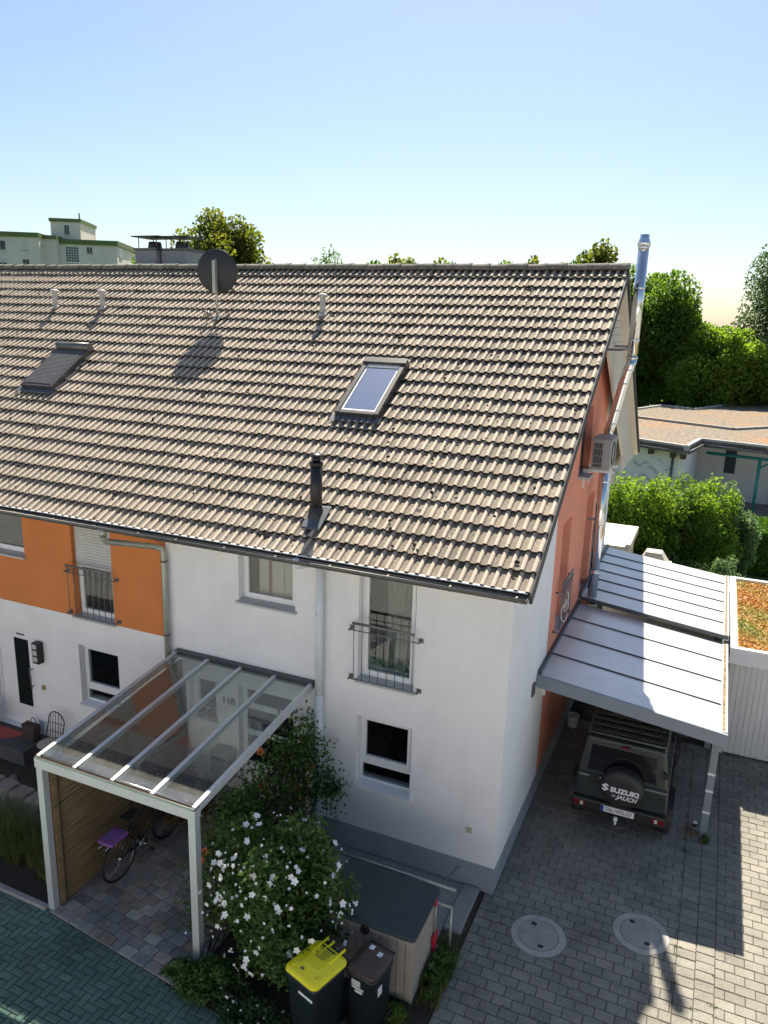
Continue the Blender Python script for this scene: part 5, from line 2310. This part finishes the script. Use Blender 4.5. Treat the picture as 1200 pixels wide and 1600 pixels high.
# ================================================================== PLANTS BY THE PORCH
def flower_mesh(name, r, m, petals=5, cup=.25):
    V, F, rn = [], [], []
    for k in range(petals):
        a = 2 * math.pi * k / petals
        c, s = math.cos(a), math.sin(a)
        o = len(V)
        for (u, v, z) in ((0, 0, 0), (.55, -.42, .5 * cup), (1, -.18, cup), (1, .18, cup), (.55, .42, .5 * cup)):
            V.append((r * (u * c - v * s), r * (u * s + v * c), r * z))
        F.append((o, o + 1, o + 2, o + 3, o + 4))
        rn.append(random.random())
    me = bpy.data.meshes.new(name)
    me.from_pydata(V, [], F)
    a = me.attributes.new('rnd', 'FLOAT', 'FACE')
    a.data.foreach_set('value', rn)
    me.materials.append(m)
    return me


FW = flower_mesh('flower', .048, PETAL)
FWs = flower_mesh('flower', .022, PETAL, cup=.6)


def rose_mesh():
    V, F, rn = [], [], []
    for ring, (nn, r_, cup) in enumerate(((5, .05, .35), (5, .036, .8), (4, .022, 1.3))):
        for k in range(nn):
            a = 2 * math.pi * (k + ring * .5) / nn
            c, s = math.cos(a), math.sin(a)
            o = len(V)
            for (u, v, z) in ((.1, 0, 0), (.55, -.55, .5 * cup), (1, -.25, cup), (1, .25, cup), (.55, .55, .5 * cup)):
                V.append((r_ * (u * c - v * s), r_ * (u * s + v * c), r_ * z))
            F.append((o, o + 1, o + 2, o + 3, o + 4))
            rn.append(random.random())
    me = bpy.data.meshes.new('rose_bloom')
    me.from_pydata(V, [], F)
    a = me.attributes.new('rnd', 'FLOAT', 'FACE')
    a.data.foreach_set('value', rn)
    me.materials.append(ROSE)
    return me


RB = rose_mesh()
up_q = Vector((0, 0, 1))


def place_flower(me, par, p, toward, name='flower', sc=1.):
    d = (Vector(toward) + Vector(rng.normal(size=3)) * .35).normalized()
    o = shared(name, me, par, p, d.to_track_quat('Z', 'Y').to_euler(), (sc, sc, sc))
    return o


hb, P, L = shrub('hibiscus_shrub', 'large green shrub covered in white flowers beside the canopy post', (-2.12, -2.55, 0), (.92, .72, 1.02), LF_HIB, 20000, .072, 46, .33, fill=.38, cz=1.17, low=-.95, aspect=.55, stems=16)
ctr = Vector((-2.12, -2.55, 1.17))
shoots = []
sq = MB()
for _ in range(46):
    d = Vector(rng.normal(size=3)).normalized()
    if d.z < -.3:
        d.z *= -.5
    a = ctr + Vector((d.x * .8, d.y * .62, d.z * .9))
    b = a + (d + Vector((0, 0, .5))).normalized() * rng.uniform(.12, .34)
    sq.tube([a, b], [.006, .002], 4)
    for t in np.linspace(0, 1, 14):
        shoots.append(a.lerp(b, t) + Vector(rng.normal(size=3)) * .035)
sq.build('shoot', BARK, hb, fix=False, kind='stuff')
SP = np.array([tuple(p) for p in shoots])
V, F = leaf_quads(SP, .06, (0, 0, .5), .55)
fast_mesh('shoot_leaves', V, F, LF_HIB, hb, rng.uniform(.3, 1, len(SP)), 'stuff')
cnt = 0
while cnt < 200:
    d = Vector(rng.normal(size=3)).normalized()
    if d.z < -.75:
        continue
    k = rng.uniform(.82, 1.12)
    p = ctr + Vector((d.x * .92 * k, d.y * .72 * k, d.z * 1.02 * k))
    nrm = Vector((d.x / .92, d.y / .72, d.z / 1.02)).normalized()
    tc = (CAM - p).normalized()
    if nrm.dot(tc) > -.05:
        place_flower(FW if random.random() < .45 else FWs, hb, p, nrm + tc * .4, sc=random.uniform(.5, 1.0))
        cnt += 1

# climbing rose along the right of the porch
cr = thing('climbing_rose', 'climbing rose with orange blooms growing under the canopy edge and downpipe', 'climbing plant', (-3.1, -1.2, 0))
n = 6800
k = rng.integers(0, 22, n)
cs = np.array([(-3.1, -.45, 1.75), (-3.0, -.3, 1.55), (-3.15, -.8, 1.55), (-3.05, -1.0, 1.2), (-3.15, -1.3, 1.35), (-3.2, -1.7, 1.3), (-3.2, -2.0, 1.25), (-3.25, -2.3, 1.1), (-3.2, -2.3, .7), (-3.2, -1.9, .8), (-3.15, -1.5, .9), (-3.1, -1.1, .7), (-2.75, -.3, 1.35), (-2.62, -.25, 1.15), (-2.95, -.5, 1.1), (-3.3, -2.45, .45), (-3.05, -.35, 2.05), (-3.1, -.75, 1.95), (-3.15, -1.25, 1.75), (-3.2, -1.75, 1.62), (-2.9, -.25, 1.8), (-3.25, -2.15, 1.5)])
P = cs[k] + rng.normal(size=(n, 3)) * np.array([.14, .2, .19])
P = P[P[:, 1] < -.03]
V, F = leaf_quads(P, .062, (0, -.2, .5), .66)
fast_mesh('foliage', V, F, LF_HIB, cr, crown_tone(P, len(P)))
q = MB()
for i, c in enumerate(cs):
    b = Vector((-3.12 + .05 * (i % 3), -.5 - .12 * i, 0))
    c = Vector(c)
    q.tube([b, b.lerp(c, .5) + Vector((.05, 0, .2)), c, c + Vector(rng.normal(size=3)) * .2], [.013, .010, .006, .002], 5)
q.tube([(-2.95, -.3, 1.0), (-2.8, -.3, 1.15), (-2.6, -.28, 1.22), (-2.45, -.25, 1.15)], [.006, .005, .004, .002], 5)
q.build('stem', BARK, cr, fix=False)
n = 260
t_ = rng.uniform(0, 1, n)
P = np.stack([-2.92 + .52 * t_, -.28 + rng.normal(0, .04, n), 1.0 + .24 * t_ + rng.normal(0, .06, n)], 1)
V, F = leaf_quads(P, .06, (0, -.4, .4), .66)
fast_mesh('side_shoot', V, F, LF_DARK, cr, crown_tone(P, n), 'stuff')
for p in ((-3.32, -2.42, 1.30), (-3.30, -2.50, 1.22), (-3.0, -.52, 1.18), (-2.98, -.55, 1.10), (-2.96, -.55, 1.05), (-3.35, -1.0, 2.0), (-4.0, -1.9, 1.5), (-2.88, -.33, 1.48), (-3.2, -1.2, 1.6), (-3.1, -1.0, 1.5)):
    place_flower(RB, cr, p, (.2, -.7, .7), 'rose_bloom', 1.15)
for i in range(26):
    p = cs[random.randrange(16)] + rng.normal(size=3) * .16
    place_flower(FWs, cr, (p[0], min(p[1], -.1), p[2]), (.3, -.6, .6), 'bud', .8)
# reddish foliage standing inside the porch
shrub('potted_shrub', 'brownish leafy plant standing inside the porch by the screen', (-4.85, -.85, 0), (.42, .42, .55), leaf_mat('leaf_bronze', (.05, .03, .012), (.11, .06, .025), (.16, .10, .05), .25), 2200, .07, 14, cat='plant', cz=.75)
shrub('potted_shrub', 'green leafy plant standing inside the porch near the door', (-3.75, -.75, 0), (.40, .40, .50), LF_DARK, 2200, .07, 14, cat='plant', cz=.6)
ps = thing('garden_pot', 'grey garden pot under the rose beside the canopy post', 'flower pot', (-2.86, -2.0, 0))
q = MB()
q.lathe([(.001, 0), (.13, 0), (.2, .4), (.21, .42), (.18, .42), (.001, .38)], (-2.86, -2.0, 0), 24)
q.build('pot', CONC, ps)
# trellis behind the rose
tr = thing('trellis', 'dark wooden trellis behind the climbing rose', 'trellis', (-3.08, -.7, 0))
for k in range(7):
    q = MB()
    q.box(-3.10, -3.075, -1.25 + k * .17, -1.16 + k * .17, 0, 1.85)
    q.build('slat', mat('dark_wood', (.035, .022, .016), .85) if 'dark_wood' not in bpy.data.materials else bpy.data.materials['dark_wood'], tr)
for z in (.3, 1.0, 1.75):
    q = MB()
    q.box(-3.074, -3.05, -1.27, -.10, z, z + .06)
    q.build('cross_bar', bpy.data.materials['dark_wood'], tr)

# ground cover: low shrubs and weeds
shrub('ground_shrub', 'low spreading evergreen shrub at the foot of the right canopy post', (-2.98, -3.18, 0), (.42, .26, .24), LF_HIB, 3200, .05, 14, .4, cat='shrub', cz=.17)
gs, P, L = shrub('ground_shrub', 'low shrub with tiny white flowers below the large flowering shrub', (-2.05, -3.36, 0), (.55, .26, .22), LF_DARK, 4200, .045, 18, .4, cat='shrub', cz=.16)
for p in P[rng.permutation(len(P))[:70]]:
    if p[2] > .2:
        place_flower(FWs, gs, p + np.array([0, 0, .03]), (.2, -.4, .9), sc=.7)
shrub('ground_shrub', 'low dark green shrub between the canopy post and the flowering shrub', (-2.55, -3.12, 0), (.42, .24, .28), LF_HIB, 3000, .05, 12, .4, cat='shrub', cz=.2)
q, P, L = shrub('weed_clump', 'leafy weeds growing along the driveway edge beside the storage box', (-.22, -1.75, 0), (.16, .48, .22), LF_HIB, 2400, .05, 14, .4, cat='weed', cz=.15)
blades('blade', LF_GRASS, q, -.22, -1.75, 0, .16, .5, 420, .12, .42, .005, .6)
q, P, L = shrub('weed_clump', 'yellow green weeds on the ground in front of the storage box', (-.52, -2.56, 0), (.22, .14, .12), LF_LIGHT, 900, .04, 10, .4, cat='weed', cz=.08)
blades('blade', LF_GRASS, q, -.52, -2.56, 0, .22, .14, 260, .08, .26, .005, .7)

# ================================================================== BACKGROUND
# flat roofed pavilion
fb = thing('pavilion', 'low white building with gravel and orange sedum roof behind the gardens', 'building', (4, 34, 0))
RZ = 3.2
front = [(-14, 30.2), (-1.1, 26.9), (1.15, 25.8), (1.63, 28.7), (4.37, 28.0), (22, 24.2)]
back = [(26, 62), (5.4, 54), (2.8, 49), (.73, 43.5), (-1.3, 44.7), (-2.6, 41.0), (-14, 43)]
q = MB()
q.prism(front + back, 'z', RZ - .22, RZ)
q.build('roof', GRAVEL, fb)
ring = front + back
for i in range(len(ring)):
    a, b = Vector((*ring[i], 0)), Vector((*ring[(i + 1) % len(ring)], 0))
    d = (b - a).normalized()
    nn = Vector((d.y, -d.x, 0))
    q = MB()
    P = [a - d * .02, b + d * .02, b + d * .02 - nn * .16, a - d * .02 - nn * .16]
    P2 = [p + nn * .0 for p in P]
    q.prism([(p.x, p.y) for p in P2], 'z', RZ - .30, RZ + .10)
    q.build('roof_edge', mat('roof_edge_metal', (.42, .42, .41), .5) if 'roof_edge_metal' not in bpy.data.materials else bpy.data.materials['roof_edge_metal'], fb)
    if i < 5:
        g = MB()
        g.tube([a + nn * .07 + Vector((0, 0, RZ - .2)), b + nn * .07 + Vector((0, 0, RZ - .2))], .075, 8)
        g.build('gutter', ZINC, fb, fix=False)
for a, b in (((-3, 36.6), (3.0, 33.8)), ((3.0, 33.8), (6.6, 38.2))):
    a, b = Vector((*a, 0)), Vector((*b, 0))
    d = (b - a).normalized()
    nn = Vector((d.y, -d.x, 0)) * .1
    q = MB()
    q.prism([((a + nn).x, (a + nn).y), ((b + nn).x, (b + nn).y), ((b - nn).x, (b - nn).y), ((a - nn).x, (a - nn).y)], 'z', RZ, RZ + .12)
    q.build('roof_divider', CONC, fb)
q = MB()
q.prism([(-14, 30.6), (-1.1, 27.35), (1.05, 26.4), (1.5, 29.9), (1.5, 31.3), (-14, 34)], 'z', 0, RZ - .23)
q.build('wall', WHITE, fb)
q = MB()
q.prism([(1.5, 31.6), (24, 27.5), (24, 30), (1.5, 34)], 'z', 0, RZ - .23)
q.build('recessed_wall', WHITE, fb)
wy = lambda x: 31.6 - (x - 1.5) * 4.1 / 22.5
for xa, xb, za, zb, nm, mm in ((2.75, 3.25, 1.35, 2.85, 'shutter', mat('dark_shutter', (.05, .06, .08), .6)), (4.95, 5.65, .1, 2.75, 'door', BLACKG), (5.8, 6.5, .1, 2.75, 'door', BLACKG)):
    q = MB()
    q.add([(xa, wy(xa) - .03, za), (xb, wy(xb) - .03, za), (xb, wy(xb) - .03, zb), (xa, wy(xa) - .03, zb), (xa, wy(xa) + .02, za), (xb, wy(xb) + .02, za), (xb, wy(xb) + .02, zb), (xa, wy(xa) + .02, zb)],
          [(0, 1, 2, 3), (4, 7, 6, 5), (0, 4, 5, 1), (1, 5, 6, 2), (2, 6, 7, 3), (3, 7, 4, 0)])
    dd = q.build(nm, mm, fb)
    if nm == 'door':
        for x in (xa - .07, xb):
            g = MB()
            g.box(x, x + .07, wy(x) - .10, wy(x) - .045, za, zb + .07)
            g.build('door_frame', PVC, dd)
q = MB()
q.tube([(1.9, 28.9, 2.62), (6, 28.0, 2.62), (14, 26.3, 2.62)], .07, 8)
q.tube([(1.9, 29.6, 2.95), (6, 28.7, 2.95), (14, 27.0, 2.95)], .06, 8)
q.build('pergola_beam', TEAL, fb, fix=False)
q = MB()
q.cyl((4.15, 28.4, 0), (4.15, 28.4, 2.62), .07)
q.cyl((4.15, 28.4, 2.2), (4.75, 28.28, 2.6), .04)
q.build('pergola_post', TEAL, fb)
for i, (u, z, s, fl) in enumerate(((.18, 1.95, .85, 1), (.34, 2.05, .7, -1), (.52, 1.75, .9, 1), (.62, 2.3, .45, 1), (.78, 2.0, .6, -1), (.9, 1.55, .5, 1), (.05, 1.4, .8, -1), (.4, 1.35, .9, 1))):
    a, b = Vector((-5.5, 28.46, 0)), Vector((1.05, 26.4, 0))
    a = Vector((-1.6, 27.56, 0))
    c = a.lerp(b, u)
    d = (b - a).normalized()
    nn = Vector((d.y, -d.x, 0))
    q = MB()
    n = 10
    up_, lo = [], []
    for k in range(n + 1):
        t = k / n
        w_ = s * (t - .5)
        h_ = .22 * s * math.sin(math.pi * t) * (1 if fl > 0 else .6) + .12 * s * math.sin(2 * math.pi * t) * fl
        th_ = .10 * s * math.sin(math.pi * t)
        p = c + d * w_ + nn * .006
        up_.append((p.x, p.y, z + h_ + th_))
        lo.append((p.x, p.y, z + h_ - th_))
    q.add(up_ + lo, [(k, k + 1, n + 2 + k, n + 1 + k) for k in range(n)])
    q.build('mural_stroke', MURAL, fb, fix=False)
for x in (-.4, .55, 1.0):
    q = MB()
    yy = 27.35 - (x + 1.1) * .95 / 2.15
    q.box(x - .12, x + .12, yy - .5, yy + .1, RZ - .52, RZ - .31)
    q.build('rafter_end', BARK, fb)
q = MB()
q.cyl((.55, 26.55, 0), (.55, 26.55, RZ - .3), .05)
q.build('downpipe', LEAD, fb)
q = MB()
q.box(1.8, 22, 22.5, 31, -.07, .06)
struct(q.build('terrace', CONC))

# clipped hedge
hg = thing('clipped_hedge', 'square clipped green hedge in front of the pavilion terrace', 'hedge', (6.5, 20, 0))
q = MB()
q.box(3.42, 10, 19.0, 21.4, 0, 1.42)
q.build('core', LF_DARK, hg)
n = 26000
P = np.stack([rng.uniform(3.35, 8, n), rng.uniform(18.9, 21.5, n), rng.uniform(0, 1.5, n)], 1)
f = rng.integers(0, 4, n)
P[f == 0, 2] = 1.46 + rng.normal(0, .03, (f == 0).sum())
P[f == 1, 2] = 1.46 + rng.normal(0, .03, (f == 1).sum())
P[f == 2, 1] = 18.93 + rng.normal(0, .03, (f == 2).sum())
P[f == 3, 0] = 3.38 + rng.normal(0, .03, (f == 3).sum())
V, F = leaf_quads(P, .09, (0, 0, .6), .6)
fast_mesh('foliage', V, F, LF_HEDGE, hg, rng.uniform(0, 1, n))

# garden shrubs behind the carport
SH = [('tall light green conifer-like shrub nearest the white house wall', (-.55, 14.6, 0), (1.15, 1.05, 1.95), LF_LIGHT, 9000),
      ('tall light green shrub second from the house wall behind the carport', (.45, 15.3, 0), (1.3, 1.1, 2.08), LF_LIGHT, 10000),
      ('tall bright green shrub in the middle of the garden row', (1.35, 15.8, 0), (1.3, 1.1, 1.98), LF_MID, 10000),
      ('tall leafy green shrub right of the middle of the garden row', (2.15, 16.2, 0), (1.2, 1.05, 1.9), LF_LIGHT, 9000),
      ('rounded glossy grey green shrub at the right end of the garden row', (2.95, 17.0, 0), (1.0, .95, 1.7), LF_GREY, 9000)]
for lab, b, rd, m, n in SH:
    shrub('garden_shrub', lab, b, rd, m, int(n * 1.5), .125, 34, .30, fill=.3, low=-1, group='shrubs behind the carport', aspect=.5)
shrub('garden_shrub', 'light feathery shrub in front of the clipped hedge', (2.85, 13.6, 0), (.62, .6, .95), LF_GREY, 5000, .08, 20, .32)
gs, P, L = shrub('rose_bush', 'low green rose bush with a few red blooms behind the carport roof', (2.55, 11.9, 0), (.75, .6, .80), LF_MID, 5500, .08, 20, .34, cat='shrub')
for i in range(9):
    p = P[rng.integers(len(P))]
    place_flower(RB, gs, p, (.2, -.6, .7), 'rose_bloom', 1.4)
shrub('garden_shrub', 'dark undergrowth shrub below the tall garden shrubs', (1.4, 13.9, 0), (1.3, .6, .8), LF_DARK, 6000, .09, 18, .36)
blt = thing('ornamental_grass', 'pale grass tuft at the edge of the planted garage roof garden', 'plant', (3.4, 12.6, 0))
blades('blade', LF_GRASS, blt, 3.4, 12.6, 0, .3, .3, 500, .5, 1.1, .008, .6)

# terrace awning and stone grill
aw = thing('terrace_canopy', 'small cream flat canopy at the rear corner of the white house', 'canopy', (.1, 11.6, 0))
q = MB()
q.box(-2.2, .48, 10.6, 13.0, 2.42, 2.62)
q.build('roof', CREAM, aw, bevel=.01)
for x, y in ((.35, 10.75), (.35, 12.85), (-1.9, 12.85)):
    q = MB()
    q.box(x - .05, x + .05, y - .05, y + .05, 0, 2.42)
    q.build('post', CREAM, aw)
gr_ = thing('garden_fireplace', 'pale stone garden fireplace behind the carport roof', 'fireplace', (1.1, 11.6, 0))
q = MB()
q.taper(0, 1.75, (.62, 1.55, 11.2, 12.0), (.62, 1.55, 11.2, 12.0))
q.taper(2.02, 2.35, (.70, 1.45, 11.25, 11.95), (.85, 1.25, 11.4, 11.8))
q.box(.66, .76, 11.22, 11.98, 1.75, 2.02)
q.box(1.41, 1.51, 11.22, 11.98, 1.75, 2.02)
q.box(.76, 1.41, 11.9, 11.98, 1.75, 2.02)
q.build('masonry', CREAM, gr_, bevel=.01)

# trees
tree('broad_tree', 'golden green tree behind the ridge beside the satellite dish', (-32.6, 39.4, 0), 15.3, (3.7, 3.7), LF_GOLD, 28000, .32, .3, lumps=34, group='trees behind the ridge')
tree('small_tree', 'small dark tree top just above the ridge right of the dish', (-28.6, 42.0, 0), 12.6, (1.2, 1.2), LF_DARK, 4000, .34, .2, group='trees behind the ridge', lumps=14)
tree('willow_tree', 'wispy grey green tree top above the middle of the ridge', (-25.7, 43.7, 0), 13.2, (2.2, 2.0), LF_GREY, 6000, .36, .2, group='trees behind the ridge', fill=.1, lump_r=.4, aspect=.3)
tree('broad_tree', 'green tree top above the ridge right of the wispy tree', (-21.0, 45.9, 0), 12.9, (1.9, 1.8), LF_GOLD, 9000, .36, .25, group='trees behind the ridge')
tree('broad_tree', 'low green tree top peeping over the middle right of the ridge', (-18.6, 46.8, 0), 12.55, (1.7, 1.6), LF_MID, 7000, .36, .25, group='trees behind the ridge')
tree('small_tree', 'tiny dark tree top on the ridge line above the roof window', (-16.7, 47.5, 0), 12.5, (1.0, 1.0), LF_DARK, 3000, .32, .2, group='trees behind the ridge', lumps=12)
tree('broad_tree', 'yellow green tree top left of the ridge end', (-11.6, 48.9, 0), 13.2, (2.2, 2.0), LF_GOLD, 10000, .36, .25, group='trees behind the ridge')
tree('broad_tree', 'green and gold tree top directly behind the ridge end', (-7.3, 49.8, 0), 13.9, (2.8, 2.4), LF_GOLD, 15000, .38, .3, group='trees behind the ridge')
tree('large_tree', 'large mid green tree right of the steel flue', (-3.4, 53.0, 0), 12.9, (5.4, 4.6), LF_MID, 60000, .29, .35, lumps=44, lump_r=.30, crown_frac=.84, fill=.2, low=-1, group='trees behind the pavilion')
tree('large_tree', 'lower yellow green tree in front of the large tree right of the flue', (2.2, 49.8, 0), 8.9, (3.9, 3.2), LF_LIGHT, 48000, .26, .3, lumps=40, lump_r=.30, crown_frac=.86, fill=.2, low=-1, group='trees behind the pavilion')
tree('large_tree', 'tall feathery dark green tree at the right edge of the picture', (7.6, 54.0, 0), 15.4, (5.6, 4.4), LF_FEATH, 56000, .28, .35, lumps=48, lump_r=.30, crown_frac=.88, fill=.2, low=-1, aspect=.4, group='trees behind the pavilion')
for i, (x, y, z, rr, mm) in enumerate(((-38, 38, 12.2, 2.6, LF_MID), (-30.2, 43.5, 12.1, 2.2, LF_GOLD), (-27.2, 46, 12.0, 2.4, LF_MID), (-23.4, 47.5, 12.3, 2.6, LF_MID), (-19.8, 49.5, 12.7, 2.4, LF_GOLD), (-14.6, 50.5, 12.7, 2.6, LF_MID), (-9.4, 52.0, 13.2, 2.4, LF_MID))):
    tree('distant_tree', ('green tree top left of the satellite dish, low over the ridge', 'low gold green tree top just right of the satellite dish', 'low green tree top between dish and wispy tree', 'low green tree top behind the wispy tree', 'low gold green tree top above the roof window', 'low green tree top between roof window and ridge end', 'low green tree top just left of the ridge end')[i], (x, y, 0), z, (rr, rr), mm, 7000, .36, .22, lumps=26, lump_r=.34, group='trees behind the ridge')
for i, (x, y, z) in enumerate(((-6, 60, 8.5), (-1, 60.5, 7.5), (4, 61, 8.0), (10, 62, 10))):
    tree('hedge_tree', ('dark dense tree far behind, left of the large tree', 'dark dense tree far behind the large tree', 'dark dense tree far behind the yellow green tree', 'dark dense tree far behind the feathery tree')[i], (x, y, 0), z, (4, 3), LF_DARK, 6000, .6, .3, lumps=30, lump_r=.4, crown_frac=.95, fill=.5, low=-1, group='dense trees far behind')

# apartment block
dv = Vector((-.72, .69, 0)).normalized()
ri = Vector((dv.y, -dv.x, 0))
al = R(17)
U = ri * math.cos(al) - dv * math.sin(al)
Wd = Vector((-U.y, U.x, 0))
O = Vector((2.17, -9.47, 0)) + Vector((-.7185, .6955, 0)) * 150
ap = thing('apartment_block', 'cream apartment block with green roof band far behind the left roof', 'building', O)


def AP(u, v, z):
    p = O + U * u + Wd * v
    return (p.x, p.y, z)


def abox(name, m, u0, u1, v0, v1, z0, z1, par=ap):
    q = MB()
    q.box(u0, u1, v0, v1, z0, z1, AP)
    return q.build(name, m, par)


def awin(u, v, z, wd, ht, blind=False, side=False):
    q = MB()
    b = .07
    if side:
        f = lambda a, d, z_: AP(u + d, v + a, z_)
    else:
        f = lambda a, d, z_: AP(u + a, v - d, z_)
    q.box(-wd / 2 - b, wd / 2 + b, .0, .04, z - ht / 2 - b, z + ht / 2 + b, f)
    wn = q.build('window', PVC, ap)
    g = MB()
    g.box(-wd / 2, -.03, .041, .06, z - ht / 2, z + ht / 2, f)
    g.box(.03, wd / 2, .041, .06, z - ht / 2, z + ht / 2, f)
    g.build('pane', BLACKG, wn)
    if blind:
        g = MB()
        g.box(-wd / 2, wd / 2, .061, .08, z - (0 if blind == 1 else ht / 2), z + ht / 2, f)
        g.build('blind', SHUT, wn)
    g = MB()
    g.box(-wd / 2 - .12, wd / 2 + .12, .0, .12, z - ht / 2 - .16, z - ht / 2 - b, f)
    g.build('sill', CONC, wn)


abox('wall', APT, -24, -2.3, -3.2, 9, 0, 20.0)
abox('wall', APT, -2.3, .0, -1.2, 9, 0, 20.0)
abox('wall', APT, 0, 9.6, 0.3, 13, 0, 19.4)
abox('wall', APT, 8.2, 9.4, 13, 19, 0, 19.4)
abox('parapet', APTG, -24.3, -2.2, -3.5, 9, 20.0, 20.75)
abox('parapet', APTG, -2.2, .1, -1.5, 9, 20.0, 20.6)
abox('parapet', APTG, .1, 9.9, 0.0, 13.1, 19.4, 20.2)
abox('parapet', APTG, 8.1, 9.9, 13.1, 19.5, 19.4, 20.2)
abox('roof_house', APT, -1.8, 3.2, 2, 12, 20.2, 23.2)
abox('roof_house_parapet', APTG, -2.0, 3.4, 1.8, 12.2, 23.2, 23.75)
q = MB()
q.cyl(AP(2.6, 4, 23.7), AP(2.6, 4, 25.0), .12)
q.build('aerial', ZINC, ap)
awin(.9, 2, 21.9, .8, 1.5)
for z in (18.6, 15.8, 13.0):
    awin(-8.6, -3.2, z, 1.7, 1.4, 1 if z < 18 else False)
    awin(-4.6, -3.2, z, 1.0, 1.3, 2 if z > 18 else False)
    awin(5.0, .3, z - .1, .9, 1.0, 1 if z < 18 else False)
    awin(9.6, 3.0, z - .2, 2.4, 1.3, 2 if z < 18 else False, True)
for z in (17.7, 15.0):
    q = MB()
    for a in range(5):
        for b in range(6):
            q.box(1.0 + a * .44, 1.36 + a * .44, .24, .297, z - 1.2 + b * .42, z - .86 + b * .42, AP)
    q.build('glass_block_window', BLACKG, ap)
    q = MB()
    q.box(.9, 3.25, .27, .298, z - 1.3, z + 1.35, AP)
    q.build('glass_block_frame', PVC, ap)
q = MB()
q.box(9.4, 10.9, 9.5, 12.5, 15.2, 16.2, AP)
q.build('balcony', APT, ap)

# unseen house row behind the viewer, added to bounce light onto the facade
oh = thing('bounce_house_row', 'unseen white house row behind the viewer, added for bounce light', 'house', (0, -24, 0))
q = MB()
hs_ = [(x, x + 1.3, z, z + 1.5) for x in range(-27, 30, 5) for z in (1.0, 3.8)]
wall_cols(q, 'y', 0, .3, -30, 32, 0, lambda x: 6.2, hs_)
q.v = [(-x, -20 - y, z) for x, y, z in q.v]
q.build('front_wall', WHITE, oh, fix=False)
q = MB()
for a, b, c, d in hs_:
    q.box(-b, -a, -20.2, -20.19, c, d)
q.build('window_glazing', BLACKG, oh, kind='stuff')
q = MB()
q.prism([(-19.5, 6.1), (-26, 10.4), (-32.5, 6.1)], 'x', -32.2, 30.2)
q.build('roof', RIDGE, oh)

# small weeds in the joints of the driveway
wv_, wf_, wr_ = [], [], []
for _ in range(70):
    jx = random.choice((2.56, 2.80, 3.04, random.uniform(0, 4.5), random.uniform(0, 1.5)))
    jy = (random.randrange(-14, 30)) * .163
    n_ = random.randrange(6, 16)
    P_ = np.stack([rng.normal(jx, .035, n_), rng.normal(jy, .010, n_), rng.uniform(.002, .022, n_)], 1)
    V_, F_ = leaf_quads(P_, .024, (0, 0, 1.), .4)
    wf_.append(F_ + sum(len(v) for v in wv_))
    wv_.append(V_)
    wr_.append(rng.uniform(0, 1, n_))
tag(fast_mesh('joint_weeds', np.concatenate(wv_), np.concatenate(wf_), LF_HIB, None, np.concatenate(wr_), 'stuff'), 'tiny green weeds growing in the driveway joints', 'weeds')
